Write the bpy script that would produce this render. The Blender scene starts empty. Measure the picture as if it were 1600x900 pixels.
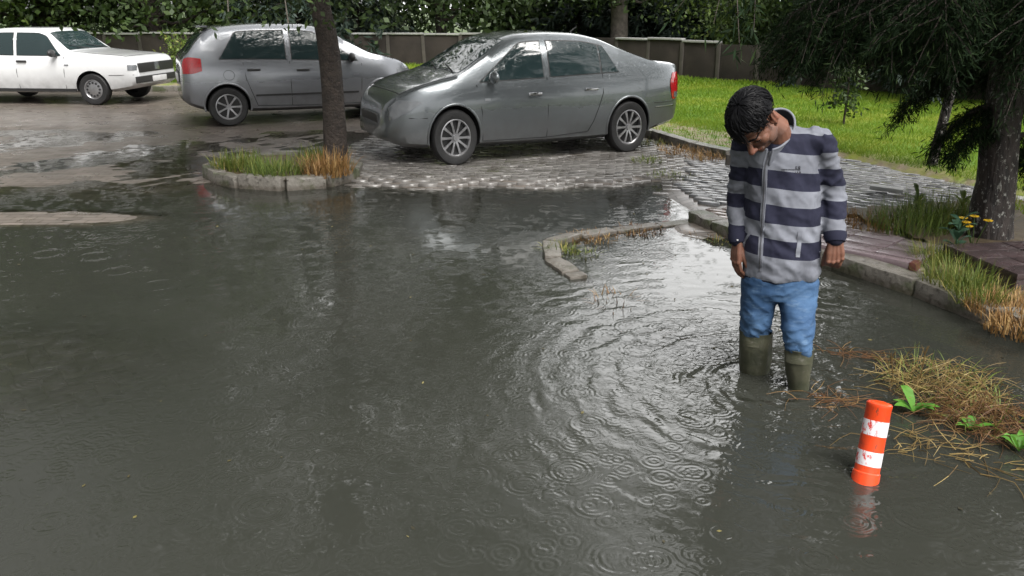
import bpy, bmesh, math, random
import numpy as np
from mathutils import Vector, Matrix, noise
from mathutils.bvhtree import BVHTree
R = math.radians
random.seed(7); rng = np.random.default_rng(7)
scene = bpy.context.scene
COL = scene.collection
# ------------------------------------------------------------------ camera
CAM_H, PITCH, FPX = 1.75, R(18.5), 1300.0
cam_d = bpy.data.cameras.new('camera'); cam = bpy.data.objects.new('camera', cam_d); COL.objects.link(cam)
cam.location = (0, 0, CAM_H); cam.rotation_euler = (R(90) - PITCH, 0, 0)
cam_d.sensor_width = 36; cam_d.lens = 36 * FPX / 1600; cam_d.clip_end = 2000; cam_d.clip_start = .05
scene.camera = cam
def ray(px, py):
    u = (px - 800) / FPX; v = (450 - py) / FPX
    return Vector((u, math.cos(PITCH) + v * math.sin(PITCH), -math.sin(PITCH) + v * math.cos(PITCH)))
CAMP = Vector((0, 0, CAM_H))
def G(px, py, z=0.0):
    d = ray(px, py); return CAMP + d * ((z - CAM_H) / d.z)
def P(px, py, Y):
    d = ray(px, py); return CAMP + d * (Y / d.y)
def XD(px, Y):                      # ground x of a picture column at distance Y
    return (px - 800) / FPX * (Y * math.cos(PITCH) + CAM_H * math.sin(PITCH))
# ------------------------------------------------------------------ object helpers
def tag(o, label=None, cat=None, group=None, kind=None):
    if label: o['label'] = label
    if cat: o['category'] = cat
    if group: o['group'] = group
    if kind: o['kind'] = kind
    return o
def empty(name, loc=(0, 0, 0), rz=0.0):
    o = bpy.data.objects.new(name, None); COL.objects.link(o)
    o.location = loc; o.rotation_euler = (0, 0, rz); o.empty_display_size = .1
    return o
def link(name, me, mats=None, parent=None, smooth=None):
    o = bpy.data.objects.new(name, me); COL.objects.link(o)
    if mats is not None:
        for m in (mats if isinstance(mats, (list, tuple)) else [mats]): me.materials.append(m)
    if smooth is not None:
        me.polygons.foreach_set('use_smooth', [True] * len(me.polygons))
        if smooth < 180: me.set_sharp_from_angle(angle=R(smooth))
    if parent is not None: o.parent = parent
    return o
def bm_obj(name, bm, mats=None, parent=None, smooth=None):
    bmesh.ops.recalc_face_normals(bm, faces=bm.faces)
    me = bpy.data.meshes.new(name); bm.to_mesh(me); bm.free()
    return link(name, me, mats, parent, smooth)
def np_mesh(name, V, F, rnd=None):
    """V (n,3); F (m,k) faces of one size; rnd: one value per face"""
    V = np.asarray(V, np.float32); F = np.asarray(F, np.int32)
    me = bpy.data.meshes.new(name); m, k = F.shape
    me.vertices.add(len(V)); me.vertices.foreach_set('co', V.ravel())
    me.loops.add(m * k); me.loops.foreach_set('vertex_index', F.ravel())
    me.polygons.add(m); me.polygons.foreach_set('loop_start', np.arange(0, m * k, k, dtype=np.int32))
    me.polygons.foreach_set('loop_total', np.full(m, k, np.int32))
    if rnd is not None:
        a = me.attributes.new('rnd', 'FLOAT', 'FACE'); a.data.foreach_set('value', np.asarray(rnd, np.float32))
    me.update(calc_edges=True); me.validate()
    return me
def copy_tree(o, parent=None):
    c = o.copy(); COL.objects.link(c)
    if parent is not None: c.parent = parent
    for ch in list(o.children): copy_tree(ch, c)
    return c
def box(bm, c, s, rz=0.0, bev=0.0, rot=None):
    M = Matrix.Translation(Vector(c)) @ (rot.to_4x4() if rot is not None else Matrix.Rotation(rz, 4, 'Z')) @ Matrix.Diagonal((s[0], s[1], s[2], 1))
    r = bmesh.ops.create_cube(bm, size=1.0, matrix=M)
    if bev:
        es = list({e for v in r['verts'] for e in v.link_edges})
        bmesh.ops.bevel(bm, geom=es, offset=bev, segments=2, affect='EDGES', profile=.6)
def ellipsoid(bm, c, r, rot=None, sub=3):
    M = Matrix.Translation(Vector(c)) @ (rot.to_4x4() if rot is not None else Matrix()) @ Matrix.Diagonal((r[0], r[1], r[2], 1))
    bmesh.ops.create_icosphere(bm, subdivisions=sub, radius=1.0, matrix=M)
def loft(bm, rings, closed_ends=True):
    prev = None; first = None
    for ring in rings:
        vs = [bm.verts.new(p) for p in ring]
        if prev:
            n = len(vs)
            for i in range(n): bm.faces.new((prev[i], prev[(i + 1) % n], vs[(i + 1) % n], vs[i]))
        else: first = vs
        prev = vs
    if closed_ends:
        bm.faces.new(list(reversed(first))); bm.faces.new(prev)
def ring_at(c, a, b, n=20, power=1.0):
    out = []
    for i in range(n):
        t = 2 * math.pi * i / n; ct, st = math.cos(t), math.sin(t)
        if power != 1.0:
            ct = math.copysign(abs(ct) ** power, ct); st = math.copysign(abs(st) ** power, st)
        out.append(Vector(c) + Vector(a) * ct + Vector(b) * st)
    return out
def tube(bm, pts, rad, n=12, cap=True, rounded=True):
    pts = [Vector(p) for p in pts]
    if not hasattr(rad, '__len__'): rad = [rad] * len(pts)
    rings = []; ref = None
    for i, p in enumerate(pts):
        d = (pts[min(i + 1, len(pts) - 1)] - pts[max(i - 1, 0)]).normalized()
        if ref is None:
            ref = d.orthogonal().normalized()
        ref = (ref - d * ref.dot(d)).normalized(); b = d.cross(ref)
        r = rad[i]
        if i == 0 and rounded:
            rings.append(ring_at(p - d * r * .8, ref * r * .45, b * r * .45, n)); rings.append(ring_at(p - d * r * .45, ref * r * .85, b * r * .85, n))
        rings.append(ring_at(p, ref * r, b * r, n))
        if i == len(pts) - 1 and rounded:
            rings.append(ring_at(p + d * r * .45, ref * r * .85, b * r * .85, n)); rings.append(ring_at(p + d * r * .8, ref * r * .45, b * r * .45, n))
    loft(bm, rings, cap)
def spline(pts, n):
    """Catmull-Rom through points (tuples of any size)"""
    A = np.array([list(p) for p in pts], float); out = []
    A = np.vstack([2 * A[0] - A[1], A, 2 * A[-1] - A[-2]])
    for t in np.linspace(0, len(A) - 3 - 1e-9, n):
        i = int(t); f = t - i; p0, p1, p2, p3 = A[i:i + 4]
        out.append(.5 * ((2 * p1) + (-p0 + p2) * f + (2 * p0 - 5 * p1 + 4 * p2 - p3) * f * f + (-p0 + 3 * p1 - 3 * p2 + p3) * f ** 3))
    return np.array(out)
def remesh(bm, voxel, smooth=3, fac=.5):
    bmesh.ops.recalc_face_normals(bm, faces=bm.faces)
    me = bpy.data.meshes.new('tmp'); bm.to_mesh(me); bm.free()
    o = bpy.data.objects.new('tmp', me); COL.objects.link(o)
    m = o.modifiers.new('r', 'REMESH'); m.mode = 'VOXEL'; m.voxel_size = voxel; m.adaptivity = 0
    if smooth:
        s = o.modifiers.new('s', 'SMOOTH'); s.factor = fac; s.iterations = smooth
    dg = bpy.context.evaluated_depsgraph_get(); dg.update()
    out = bpy.data.meshes.new_from_object(o.evaluated_get(dg))
    bpy.data.objects.remove(o); bpy.data.meshes.remove(me)
    out.polygons.foreach_set('use_smooth', [True] * len(out.polygons))
    return out
def boolean(me, cut_bm, mats_cut):
    o = bpy.data.objects.new('tmp', me); COL.objects.link(o)
    bmesh.ops.recalc_face_normals(cut_bm, faces=cut_bm.faces)
    cm = bpy.data.meshes.new('cut'); cut_bm.to_mesh(cm); cut_bm.free()
    cm.materials.append(mats_cut)
    c = bpy.data.objects.new('cut', cm); COL.objects.link(c)
    m = o.modifiers.new('b', 'BOOLEAN'); m.operation = 'DIFFERENCE'; m.object = c; m.solver = 'EXACT'; m.material_mode = 'TRANSFER'
    dg = bpy.context.evaluated_depsgraph_get(); dg.update()
    out = bpy.data.meshes.new_from_object(o.evaluated_get(dg))
    bpy.data.objects.remove(o); bpy.data.objects.remove(c)
    return out
# ------------------------------------------------------------------ materials
class NT:
    def __init__(s, name):
        s.m = bpy.data.materials.new(name); s.m.use_nodes = True; s.t = s.m.node_tree; s.t.nodes.clear()
        s.out = s.n('ShaderNodeOutputMaterial')
    def n(s, typ, **kw):
        x = s.t.nodes.new(typ)
        for k, v in kw.items(): setattr(x, k, v)
        return x
    def l(s, a, b): s.t.links.new(a, b)
    def val(s, sock, v):
        if isinstance(v, (int, float)): sock.default_value = v
        elif isinstance(v, (tuple, list)): sock.default_value = tuple(v) + ((1,) if len(v) == 3 and len(sock.default_value) == 4 else ())
        else: s.l(v, sock)
    def math(s, op, a, b=None, c=None, clamp=False):
        x = s.n('ShaderNodeMath', operation=op, use_clamp=clamp)
        for i, v in enumerate((a, b, c)):
            if v is not None: s.val(x.inputs[i], v)
        return x.outputs[0]
    def vmath(s, op, a, b=None, out=0):
        x = s.n('ShaderNodeVectorMath', operation=op)
        for i, v in enumerate((a, b)):
            if v is not None: s.val(x.inputs[i], v)
        return x.outputs[out]
    def noise(s, vec, scale, detail=4, rough=.55, dist=0.0, out='Fac'):
        x = s.n('ShaderNodeTexNoise'); s.val(x.inputs['Scale'], scale); x.inputs['Detail'].default_value = detail
        x.inputs['Roughness'].default_value = rough; x.inputs['Distortion'].default_value = dist
        if vec is not None: s.l(vec, x.inputs['Vector'])
        return x.outputs[out]
    def ramp(s, fac, stops, interp='LINEAR'):
        x = s.n('ShaderNodeValToRGB'); e = x.color_ramp.elements; x.color_ramp.interpolation = interp
        while len(e) < len(stops): e.new(.5)
        for el, (p, c) in zip(e, stops):
            el.position = p; el.color = (tuple(c) + (1,)) if hasattr(c, '__len__') else (c, c, c, 1)
        s.l(fac, x.inputs[0]); return x.outputs[0]
    def mix(s, fac, a, b, blend='MIX'):
        x = s.n('ShaderNodeMix', data_type='RGBA', blend_type=blend)
        s.val(x.inputs[0], fac); s.val(x.inputs[6], a); s.val(x.inputs[7], b); return x.outputs[2]
    def step(s, v, a, b):
        x = s.n('ShaderNodeMapRange', interpolation_type='SMOOTHSTEP'); s.val(x.inputs[0], v); x.inputs[1].default_value = a; x.inputs[2].default_value = b
        return x.outputs[0]
    def pos(s): return s.n('ShaderNodeNewGeometry').outputs['Position']
    def obj(s): return s.n('ShaderNodeTexCoord').outputs['Object']
    def attr(s, name, out='Fac'):
        x = s.n('ShaderNodeAttribute'); x.attribute_name = name; return x.outputs[out]
    def bump(s, h, strength=.3, dist=.01):
        x = s.n('ShaderNodeBump'); x.inputs['Strength'].default_value = strength; x.inputs['Distance'].default_value = dist; s.l(h, x.inputs['Height']); return x.outputs[0]
    def pbr(s, col, rough=.6, metal=0.0, normal=None, spec=.5, coat=0.0, sss=0.0, trans=None, ior=None):
        b = s.n('ShaderNodeBsdfPrincipled'); s.val(b.inputs['Base Color'], col); s.val(b.inputs['Roughness'], rough)
        b.inputs['Metallic'].default_value = metal; b.inputs['Specular IOR Level'].default_value = spec; b.inputs['Coat Weight'].default_value = coat
        b.inputs['Coat Roughness'].default_value = .05
        if sss: b.inputs['Subsurface Weight'].default_value = sss; b.inputs['Subsurface Radius'].default_value = (.6, .25, .15); b.inputs['Subsurface Scale'].default_value = .01
        if normal is not None: s.l(normal, b.inputs['Normal'])
        if ior: b.inputs['IOR'].default_value = ior
        return b.outputs[0]
    def done(s, sh): s.l(sh, s.out.inputs[0]); return s.m
def simple(name, c1, c2=None, scale=8, rough=.6, metal=0.0, bump=0.0, bscale=40, spec=.5, coat=0.0, rvar=0.0, bdist=.01):
    t = NT(name); o = t.obj()
    c2 = c2 or tuple(x * .75 for x in c1)
    f = t.noise(o, scale, 5)
    col = t.ramp(f, [(.3, c1), (.7, c2)])
    nr = t.bump(t.noise(o, bscale, 4), bump, bdist) if bump else None
    rg = rough if not rvar else t.math('ADD', t.math('MULTIPLY', t.noise(o, scale * 1.7, 3), rvar), rough - rvar / 2)
    return t.done(t.pbr(col, rg, metal, nr, spec, coat))
def leaf_mat(name, dark, light, tint=None, trans=.25, rough=.55):
    t = NT(name); r = t.attr('rnd'); big = t.noise(t.pos(), 1.3, 3)
    f = t.math('ADD', t.math('MULTIPLY', r, .7), t.math('MULTIPLY', big, .5))
    col = t.ramp(f, [(.2, dark), (.75, light)] + ([(.97, tint)] if tint else []))
    p = t.pbr(col, rough, 0, None, .35 if rough < .7 else .12)
    tr = t.n('ShaderNodeBsdfTranslucent'); t.l(col, tr.inputs[0])
    mx = t.n('ShaderNodeMixShader'); mx.inputs[0].default_value = trans; t.l(p, mx.inputs[1]); t.l(tr.outputs[0], mx.inputs[2])
    return t.done(mx.outputs[0])
# ------------------------------------------------------------------ layout of the yard (metres, water level z = 0)
def inside(poly, x, y):
    c = np.zeros(np.shape(x), bool); n = len(poly)
    for i in range(n):
        x0, y0 = poly[i]; x1, y1 = poly[(i + 1) % n]
        if y0 == y1: continue
        k = ((y0 > y) != (y1 > y)) & (x < (x1 - x0) * (y - y0) / (y1 - y0) + x0); c ^= k
    return c
def pdist(line, x, y):
    d = np.full(np.shape(x), 1e9)
    for (x0, y0), (x1, y1) in zip(line[:-1], line[1:]):
        dx, dy = x1 - x0, y1 - y0; t = np.clip(((x - x0) * dx + (y - y0) * dy) / (dx * dx + dy * dy), 0, 1)
        d = np.minimum(d, np.hypot(x - x0 - t * dx, y - y0 - t * dy))
    return d
def sst(v, a, b):
    t = np.clip((v - a) / (b - a), 0, 1); return t * t * (3 - 2 * t)
def wob(x, y, s=1.0, seed=0):
    return (np.sin(x * 1.7 * s + 1.3 + seed) * np.cos(y * 1.9 * s + .4 * seed) + .6 * np.sin(x * 3.7 * s - y * 2.9 * s + 2 * seed) + .35 * np.sin(x * 7.9 * s + y * 8.3 * s + seed)) / 1.95
KERB = [(3.6, 2.3), (3.2, 3.45), (2.91, 4.4), (2.75, 4.8), (2.61, 5.23), (2.43, 5.58), (2.27, 5.85), (1.96, 6.25), (1.74, 6.6), (1.6, 7.05)]
ISLAND = KERB + [(1.85, 7.3), (2.6, 7.25), (3.1, 7.3), (4.25, 7.42), (4.6, 7.6), (4.95, 7.5), (12, 7.6), (12, 2.3)]
PATH = [(2.1, 9.75), (2.75, 10.0), (3.93, 10.18), (4.35, 9.1), (4.69, 8.29), (4.85, 7.75), (4.6, 7.6), (4.25, 7.42), (3.1, 7.3), (2.6, 7.25), (1.85, 7.3), (1.7, 8.2)]
LOW_KERB = [(1.6, 7.05), (1.03, 6.81), (.52, 6.54), (.3, 6.3), (.235, 6.02), (.47, 5.42)]
BACK_KERB = [(-15.5, 18.9), (-3, 18.9), (-.4, 18.2), (.8, 15.6), (1.35, 13.6), (1.85, 12.06), (2.35, 10.51), (2.62, 9.95)]
LAWN = [(-40, 19.05), (-9.5, 19.05), (-2.95, 19.05), (-.28, 18.3), (.92, 15.66), (1.47, 13.7), (1.97, 12.12), (2.47, 10.56), (2.75, 10.02), (3.93, 10.2), (4.35, 9.12), (4.69, 8.31), (4.87, 7.77), (5.0, 7.55), (45, 7.6), (45, 60), (-40, 60)]
PLANTER = [(-3.35, 9.1), (-2.95, 8.55), (-2.2, 8.37), (-1.72, 8.7), (-1.75, 9.35), (-2.25, 10.05), (-3.1, 10.05)]
PATCH = (-2.75, 3.9)          # pavers that come out of the water
def H(x, y):
    """height of the paving of the yard"""
    x = np.asarray(x, float); y = np.asarray(y, float)
    w = wob(x, y, .8)
    h = -.21 + .02 * w
    h = np.maximum(h, -.21 + .172 * sst(y, 6.4, 7.9) + .012 * w)                     # shallower beyond the low kerb
    back = .25 * sst(y + .25 * w - .12 * (x - .5), 8.35, 9.5)
    h = h + back * (.2 + .8 * sst(x, -2.2, -.6))
    h = np.maximum(h, -.2 + .24 * sst(y + .5 * w, 10.6, 13.2) )
    d = np.hypot((x - PATCH[0]) / 1.25, (y - PATCH[1]) / .95) + .12 * w
    h = np.maximum(h, -.21 + .175 * sst(-d, -1.6, -.4))
    d2 = np.hypot((x + 4.3) / 1.6, (y - 7.2) / .45) + .1 * w
    h = np.maximum(h, -.21 + .225 * sst(-d2, -1.5, -.5))
    dp = np.where(inside(PATH, x, y), 0, pdist(PATH + PATH[:1], x, y))
    h = np.maximum(h, -.2 + .25 * sst(-dp, -.7, -.02) + .008 * w)
    di = pdist(KERB[3:], x, y)
    h = np.maximum(h, -.2 + .19 * sst(-di - .5 * np.abs(x - 2.25), -.55, -.12))      # apron of pavers in front of the kerb
    h = h + .005 * wob(x, y, 4.3, 3) + .003 * wob(x, y, 9.7, 5)
    dk = pdist(LOW_KERB, x - .05, y + .09); h = np.maximum(h, -.2 + (.185 + .025 * wob(x, y, 2.2)) * np.exp(-(dk / .17) ** 2))
    dm = np.hypot((x - 1.62) / .42, (y - 6.78) / .36) + .15 * wob(x, y, 2); h = np.maximum(h, -.2 + .235 * sst(-dm, -1.25, -.5))
    h = np.where(inside(ISLAND, x, y), .065 + .008 * w, h)
    return np.minimum(h, .06 + .02 * w) * 1.0 if False else np.where(inside(ISLAND, x, y), h, np.minimum(h, .055 + .006 * w))
def H1(x, y): return float(H(np.array([x]), np.array([y]))[0])
def grid_mesh(name, xs, ys, zfun, keep=None):
    X, Y = np.meshgrid(xs, ys); Z = zfun(X, Y); nx, ny = len(xs), len(ys)
    V = np.stack([X.ravel(), Y.ravel(), Z.ravel()], 1)
    i = np.arange(nx * ny).reshape(ny, nx)
    F = np.stack([i[:-1, :-1].ravel(), i[:-1, 1:].ravel(), i[1:, 1:].ravel(), i[1:, :-1].ravel()], 1)
    if keep is not None:
        cx = (X[:-1, :-1] + X[1:, 1:]) / 2; cy = (Y[:-1, :-1] + Y[1:, 1:]) / 2
        F = F[keep(cx.ravel(), cy.ravel())]
        used = np.unique(F); mp = np.full(len(V), -1); mp[used] = np.arange(len(used)); F = mp[F]; V = V[used]
    return np_mesh(name, V, F), V
# --- ground to the horizon
t = NT('far_ground'); c = t.ramp(t.noise(t.pos(), .4, 6), [(.3, (.035, .06, .015)), (.7, (.06, .09, .02))]); M_far = t.done(t.pbr(c, .9))
me = np_mesh('ground', [(-500, -120, -.34), (500, -120, -.34), (500, 900, -.34), (-500, 900, -.34)], [(0, 1, 2, 3)])
tag(link('ground', me, M_far), kind='structure')
# --- wet block paving under and around the water
def paver_color(t, p, warm):
    n1 = t.noise(p, .9, 4); n2 = t.noise(p, 9, 5)
    c = t.mix(n1, (.19, .17, .155), (.27, .22, .19) if warm else (.2, .195, .19))
    return t.mix(t.math('MULTIPLY', n2, .6), c, (.09, .085, .07))
t = NT('wet_paving'); p = t.pos()
br = t.n('ShaderNodeTexBrick'); br.inputs['Scale'].default_value = 1.0; br.inputs['Brick Width'].default_value = .2; br.inputs['Row Height'].default_value = .1
br.inputs['Mortar Size'].default_value = .006; br.inputs['Mortar Smooth'].default_value = .3; t.l(p, br.inputs['Vector'])
br.inputs['Color1'].default_value = (.9, .9, .9, 1); br.inputs['Color2'].default_value = (.6, .6, .6, 1); br.inputs['Mortar'].default_value = (.18, .16, .12, 1)
c = t.mix(1.0, paver_color(t, p, True), br.outputs['Color'], 'MULTIPLY')
nr = t.bump(t.math('ADD', t.math('MULTIPLY', t.noise(p, 60, 4), .3), br.outputs['Fac']), -.5, .006)
M_paving = t.done(t.pbr(c, t.math('ADD', t.math('MULTIPLY', t.noise(p, 2.5, 4), .5), .08), 0, nr))
xs = np.concatenate([np.arange(-16, -4, .2), np.arange(-4, 5.2, .07), np.arange(5.2, 12.01, .3)]); ys = np.concatenate([np.arange(-3, 1, .25), np.arange(1, 11.5, .07), np.arange(11.5, 19.4, .15)])
def keep_pav(x, y): return ~inside(LAWN, x - .1, y - .1) | ~inside(LAWN, x, y)
me, _ = grid_mesh('pavement', xs, ys, lambda x, y: H(x, y) - .012, keep_pav)
tag(link('pavement', me, M_paving, smooth=180), kind='structure')
# --- individually laid pavers where the paving comes out of the water
def rect_pavers(name, x0, x1, y0, y1, rot, bw, bh, ok, mat, gap=.007, tilt=.012, herring=False, lift=.0, org=(0, 0)):
    V = []; F = []; rn = []
    cr, sr = math.cos(rot), math.sin(rot)
    cells = []
    if herring:
        u = bh; ncol = int((x1 - x0) / u) + 6; nrow = int((y1 - y0) / u) + 6
        for j in range(-3, nrow):
            for i in range(-3, ncol):
                k = (i - j) % 4
                if k == 0: cells.append((x0 + (i + 1) * u, y0 + (j + .5) * u, bw, bh))
                elif k == 2: cells.append((x0 + (i + .5) * u, y0 + (j) * u, bh, bw))
    else:
        for j in range(int((y1 - y0) / bh) + 1):
            for i in range(int((x1 - x0) / bw) + 2):
                cells.append((x0 + (i + (.5 if j % 2 else 0)) * bw, y0 + j * bh, bw, bh))
    C = np.array(cells)
    wx = org[0] + C[:, 0] * cr - C[:, 1] * sr; wy = org[1] + C[:, 0] * sr + C[:, 1] * cr
    k = ok(wx, wy); C = C[k]; wx = wx[k]; wy = wy[k]; hz = H(wx, wy)
    for (cx, cy, w, h), x, y, z in zip(C, wx, wy, hz):
        a = w / 2 - gap / 2; b = h / 2 - gap / 2; ch = .004
        tx, ty = random.gauss(0, tilt), random.gauss(0, tilt); dz = random.gauss(0, .0025) + lift
        base = len(V); sx = random.gauss(0, .0015); sy = random.gauss(0, .0015); ra = rot + random.gauss(0, .012); ca, sa = math.cos(ra), math.sin(ra)
        for (e, dz2) in ((0, -.05), (0, -.005), (ch, 0.0)):
            for qx, qy in ((-1, -1), (1, -1), (1, 1), (-1, 1)):
                lx = qx * (a - e) + sx; ly = qy * (b - e) + sy
                V.append((x + lx * ca - ly * sa, y + lx * sa + ly * ca, z + dz + dz2 + lx * tx + ly * ty))
        for l in (0, 4):
            for q in range(4):
                F.append((base + l + q, base + l + (q + 1) % 4, base + l + 4 + (q + 1) % 4, base + l + 4 + q))
        F.append((base + 8, base + 9, base + 10, base + 11)); r = random.random(); rn += [r] * 9
    me = np_mesh(name, V, F, rn); return tag(link(name, me, mat), kind='structure')
def paver_mat(name, a, b, wet=.12, dirt=(.07, .06, .045)):
    t = NT(name); p = t.pos(); r = t.attr('rnd')
    c = t.mix(r, a, b); c = t.mix(t.step(t.noise(p, 3.1, 5), .5, .75), c, dirt)
    c = t.mix(t.math('MULTIPLY', t.noise(p, 140, 3), .5), c, (.05, .045, .04))
    rg = t.math('ADD', t.math('MULTIPLY', t.step(t.noise(p, 4, 4), .35, .7), .38), wet)
    nr = t.bump(t.noise(p, 90, 5), .35, .004)
    return t.done(t.pbr(c, rg, 0, nr, .6, .25))
M_path = paver_mat('grey_pavers', (.2, .205, .215), (.32, .32, .33), .07)
M_pink = paver_mat('pinkish_pavers', (.27, .2, .18), (.36, .29, .26))
M_lot = paver_mat('yard_pavers', (.12, .108, .097), (.19, .172, .155))
M_yard = paver_mat('worn_yard_pavers', (.17, .16, .15), (.27, .255, .24), .07)
rect_pavers('path_paving', 0, 5.2, -2.5, 3.2, R(-38), .2, .11, lambda x, y: inside(PATH, x, y) & ~inside(LAWN, x, y) & (y > 7.5 - .2 * (x - 2)), M_path, tilt=.02, lift=.012, org=(1.0, 9.6))
rect_pavers('island_paving', -3.5, 3.5, -2, 2, R(-46), .2, .1, lambda x, y: inside(ISLAND, x, y) & (x < 3.1) & (pdist(KERB, x, y) > .14) & (y > 5.35) & (x + .35 * (y - 6.5) < 2.95), M_pink, lift=.012, org=(2.3, 6.4))
rect_pavers('yard_paving', -1.9, 5, 0, 5.6, R(-8), .2, .1, lambda x, y: (H(x, y) > -.05) & ~inside(ISLAND, x, y) & ~inside(PATH, x, y) & ~inside(LAWN, x, y) & (y > 8.2) & (x > -2.5) & (y < 12.4) & (pdist(BACK_KERB, x, y) > .1), M_yard, tilt=.009, org=(-.6, 8.3))
rect_pavers('apron_paving', -2, 2, -1, 1, R(-45), .2, .1, lambda x, y: (H(x, y) > -.07) & ~inside(ISLAND, x, y) & (pdist(KERB, x, y) < .5) & (pdist(KERB, x, y) > .09) & (y < 6.6), M_lot, tilt=.02, org=(2.2, 5.7))
rect_pavers('emerging_paving', 0, 4.4, 0, 4.4, R(38), .2, .1, lambda x, y: (H(x, y) > -.09) & (np.hypot(x - PATCH[0], y - PATCH[1]) < 1.6), M_lot, herring=True, tilt=.014, org=(-2.9, .6))
# --- kerbs
def kerb_mat(name, a, b, rough):
    t = NT(name); p = t.pos(); z = t.n('ShaderNodeSeparateXYZ'); t.l(p, z.inputs[0])
    c = t.mix(t.noise(p, 7, 5), a, b); c = t.mix(t.step(t.noise(p, 22, 5), .52, .7), c, (.05, .045, .035)); c = t.mix(t.math('MULTIPLY', t.step(t.noise(p, 4.5, 5), .5, .62), .75), c, (.045, .06, .018))
    wet = t.math('SUBTRACT', 1.0, t.step(z.outputs[2], .01, .07)); c = t.mix(t.math('MULTIPLY', wet, .6), c, (.06, .048, .035))
    return t.done(t.pbr(c, t.math('ADD', t.math('MULTIPLY', t.noise(p, 6, 4), .5), rough), 0, t.bump(t.math('ADD', t.noise(p, 34, 6, .7), t.math('MULTIPLY', t.noise(p, 11, 3), 1.5)), .9, .012)))
M_kerb = kerb_mat('kerb_concrete', (.21, .195, .17), (.12, .11, .095), .12)
M_kerb_pale = kerb_mat('pale_kerb_concrete', (.25, .24, .215), (.12, .11, .095), .1)
def kerb(name, line, L, w, top, mat, depth=.34, jit=1.0, gap=.012, skip=()):
    bm = bmesh.new(); pts = [Vector((x, y, 0)) for x, y in line]
    seg = [(b - a).length for a, b in zip(pts[:-1], pts[1:])]; tot = sum(seg)
    def at(s):
        s = max(0, min(tot, s))
        for a, b, l in zip(pts[:-1], pts[1:], seg):
            if s <= l: return a.lerp(b, s / l)
            s -= l
        return pts[-1]
    s = 0; i = 0
    while s < tot - .05:
        l = min(L * random.uniform(.85, 1.15), tot - s); a, b = at(s), at(s + l); d = b - a; m = (a + b) / 2
        if i not in skip:
            tp = top(m.x, m.y) if callable(top) else top
            tp += random.gauss(0, .006) * jit
            rot = Matrix.Rotation(math.atan2(d.y, d.x) + random.gauss(0, .02) * jit, 3, 'Z') @ Matrix.Rotation(random.gauss(0, .012) * jit, 3, 'Y') @ Matrix.Rotation(random.gauss(0, .03) * jit, 3, 'X')
            box(bm, (m.x, m.y, tp - depth / 2), (max(.05, d.length - gap), w * random.uniform(.93, 1.05), depth), bev=.016, rot=rot)
        s += l; i += 1
    bmesh.ops.subdivide_edges(bm, edges=[e for e in bm.edges if e.calc_length() > .12], cuts=4, use_grid_fill=True)
    for v in bm.verts: v.co += Vector((noise.noise(v.co * 14), noise.noise(v.co * 14 + Vector((7, 0, 0))), noise.noise(v.co * 11 + Vector((0, 9, 0))))) * .009
    return tag(bm_obj(name, bm, mat, smooth=40), kind='structure')
kerb('kerb', KERB, .62, .17, .105, M_kerb)
kerb('low_kerb', LOW_KERB, .40, .135, lambda x, y: .036 if x < .42 and y < 6.45 else .018, M_kerb_pale, jit=1.3)
kerb('back_kerb', BACK_KERB, 1.0, .15, lambda x, y: max(.06, H1(x - .2, y - .2)) + .1, M_kerb_pale)
pl = PLANTER + PLANTER[:1]
kerb('planter_kerb', pl, .45, .14, .13, M_kerb, jit=1.5)
# --- soil of the island and of the planter
M_soil = simple('wet_soil', (.06, .042, .025), (.1, .075, .04), 9, .7, bump=.8, bscale=30)
def soil(name, poly, z, amp=.02):
    xs = np.arange(min(p[0] for p in poly), max(p[0] for p in poly) + .1, .07); ys = np.arange(min(p[1] for p in poly), max(p[1] for p in poly) + .1, .07)
    me, _ = grid_mesh(name, xs, ys, lambda x, y: z + amp * wob(x, y, 2.5), lambda x, y: inside(poly, x, y) & (pdist(KERB, x, y) > .09))
    return tag(link(name, me, M_soil, smooth=180), kind='structure')
soil('soil', [(2.95, 6.9), (2.6, 7.2), (3.1, 7.26), (4.6, 7.5), (5.0, 7.5), (9, 7.55), (9, 2.4), (3.65, 2.4), (3.2, 3.5), (2.98, 4.4), (2.8, 4.85), (2.74, 5.3), (3.2, 5.9)], .085, .022)
soil('planter_soil', PLANTER, .1, .03)
# --- lawn
t = NT('lawn_turf'); p = t.pos()
n1 = t.noise(p, .55, 4); n2 = t.noise(p, 14, 5)
c = t.mix(t.step(n1, .42, .62), (.10, .21, .012), (.24, .25, .02)); c = t.mix(t.math('MULTIPLY', n2, .55), c, (.06, .12, .01))
e = t.attr('edge'); c = t.mix(t.math('MULTIPLY', e, t.step(t.noise(p, 5, 5), .3, .6)), c, (.24, .19, .13))
M_lawn = t.done(t.pbr(c, .75, 0, t.bump(n2, .8, .03)))
def lawn_z(x, y): return .1 + .035 * wob(x, y, .5) + .012 * np.maximum(0, y - 15)
LAWN_IN = [(-40, 19.4), (-9.5, 19.4), (-2.9, 19.4), (-.05, 18.6), (1.2, 15.8), (1.9, 13.9), (2.34, 13.1), (3.06, 11.76), (3.93, 10.22), (4.35, 9.15), (4.69, 8.35), (5.0, 7.7), (45, 7.8), (45, 60), (-40, 60)]
xs = np.concatenate([np.arange(-38, -3, .6), np.arange(-3, 9, .12), np.arange(9, 40, .6)]); ys = np.concatenate([np.arange(7.4, 19.4, .12), np.arange(19.4, 46, .6)])
def lz(x, y):
    e = np.where(inside(LAWN, x, y), 0, pdist(LAWN, x, y)); return lawn_z(x, y) - np.minimum(.5, e) * .9
me, V = grid_mesh('lawn', xs, ys, lz, lambda x, y: inside(LAWN, x, y) | (pdist(LAWN, x, y) < .13))
a = me.attributes.new('edge', 'FLOAT', 'POINT')
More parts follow.
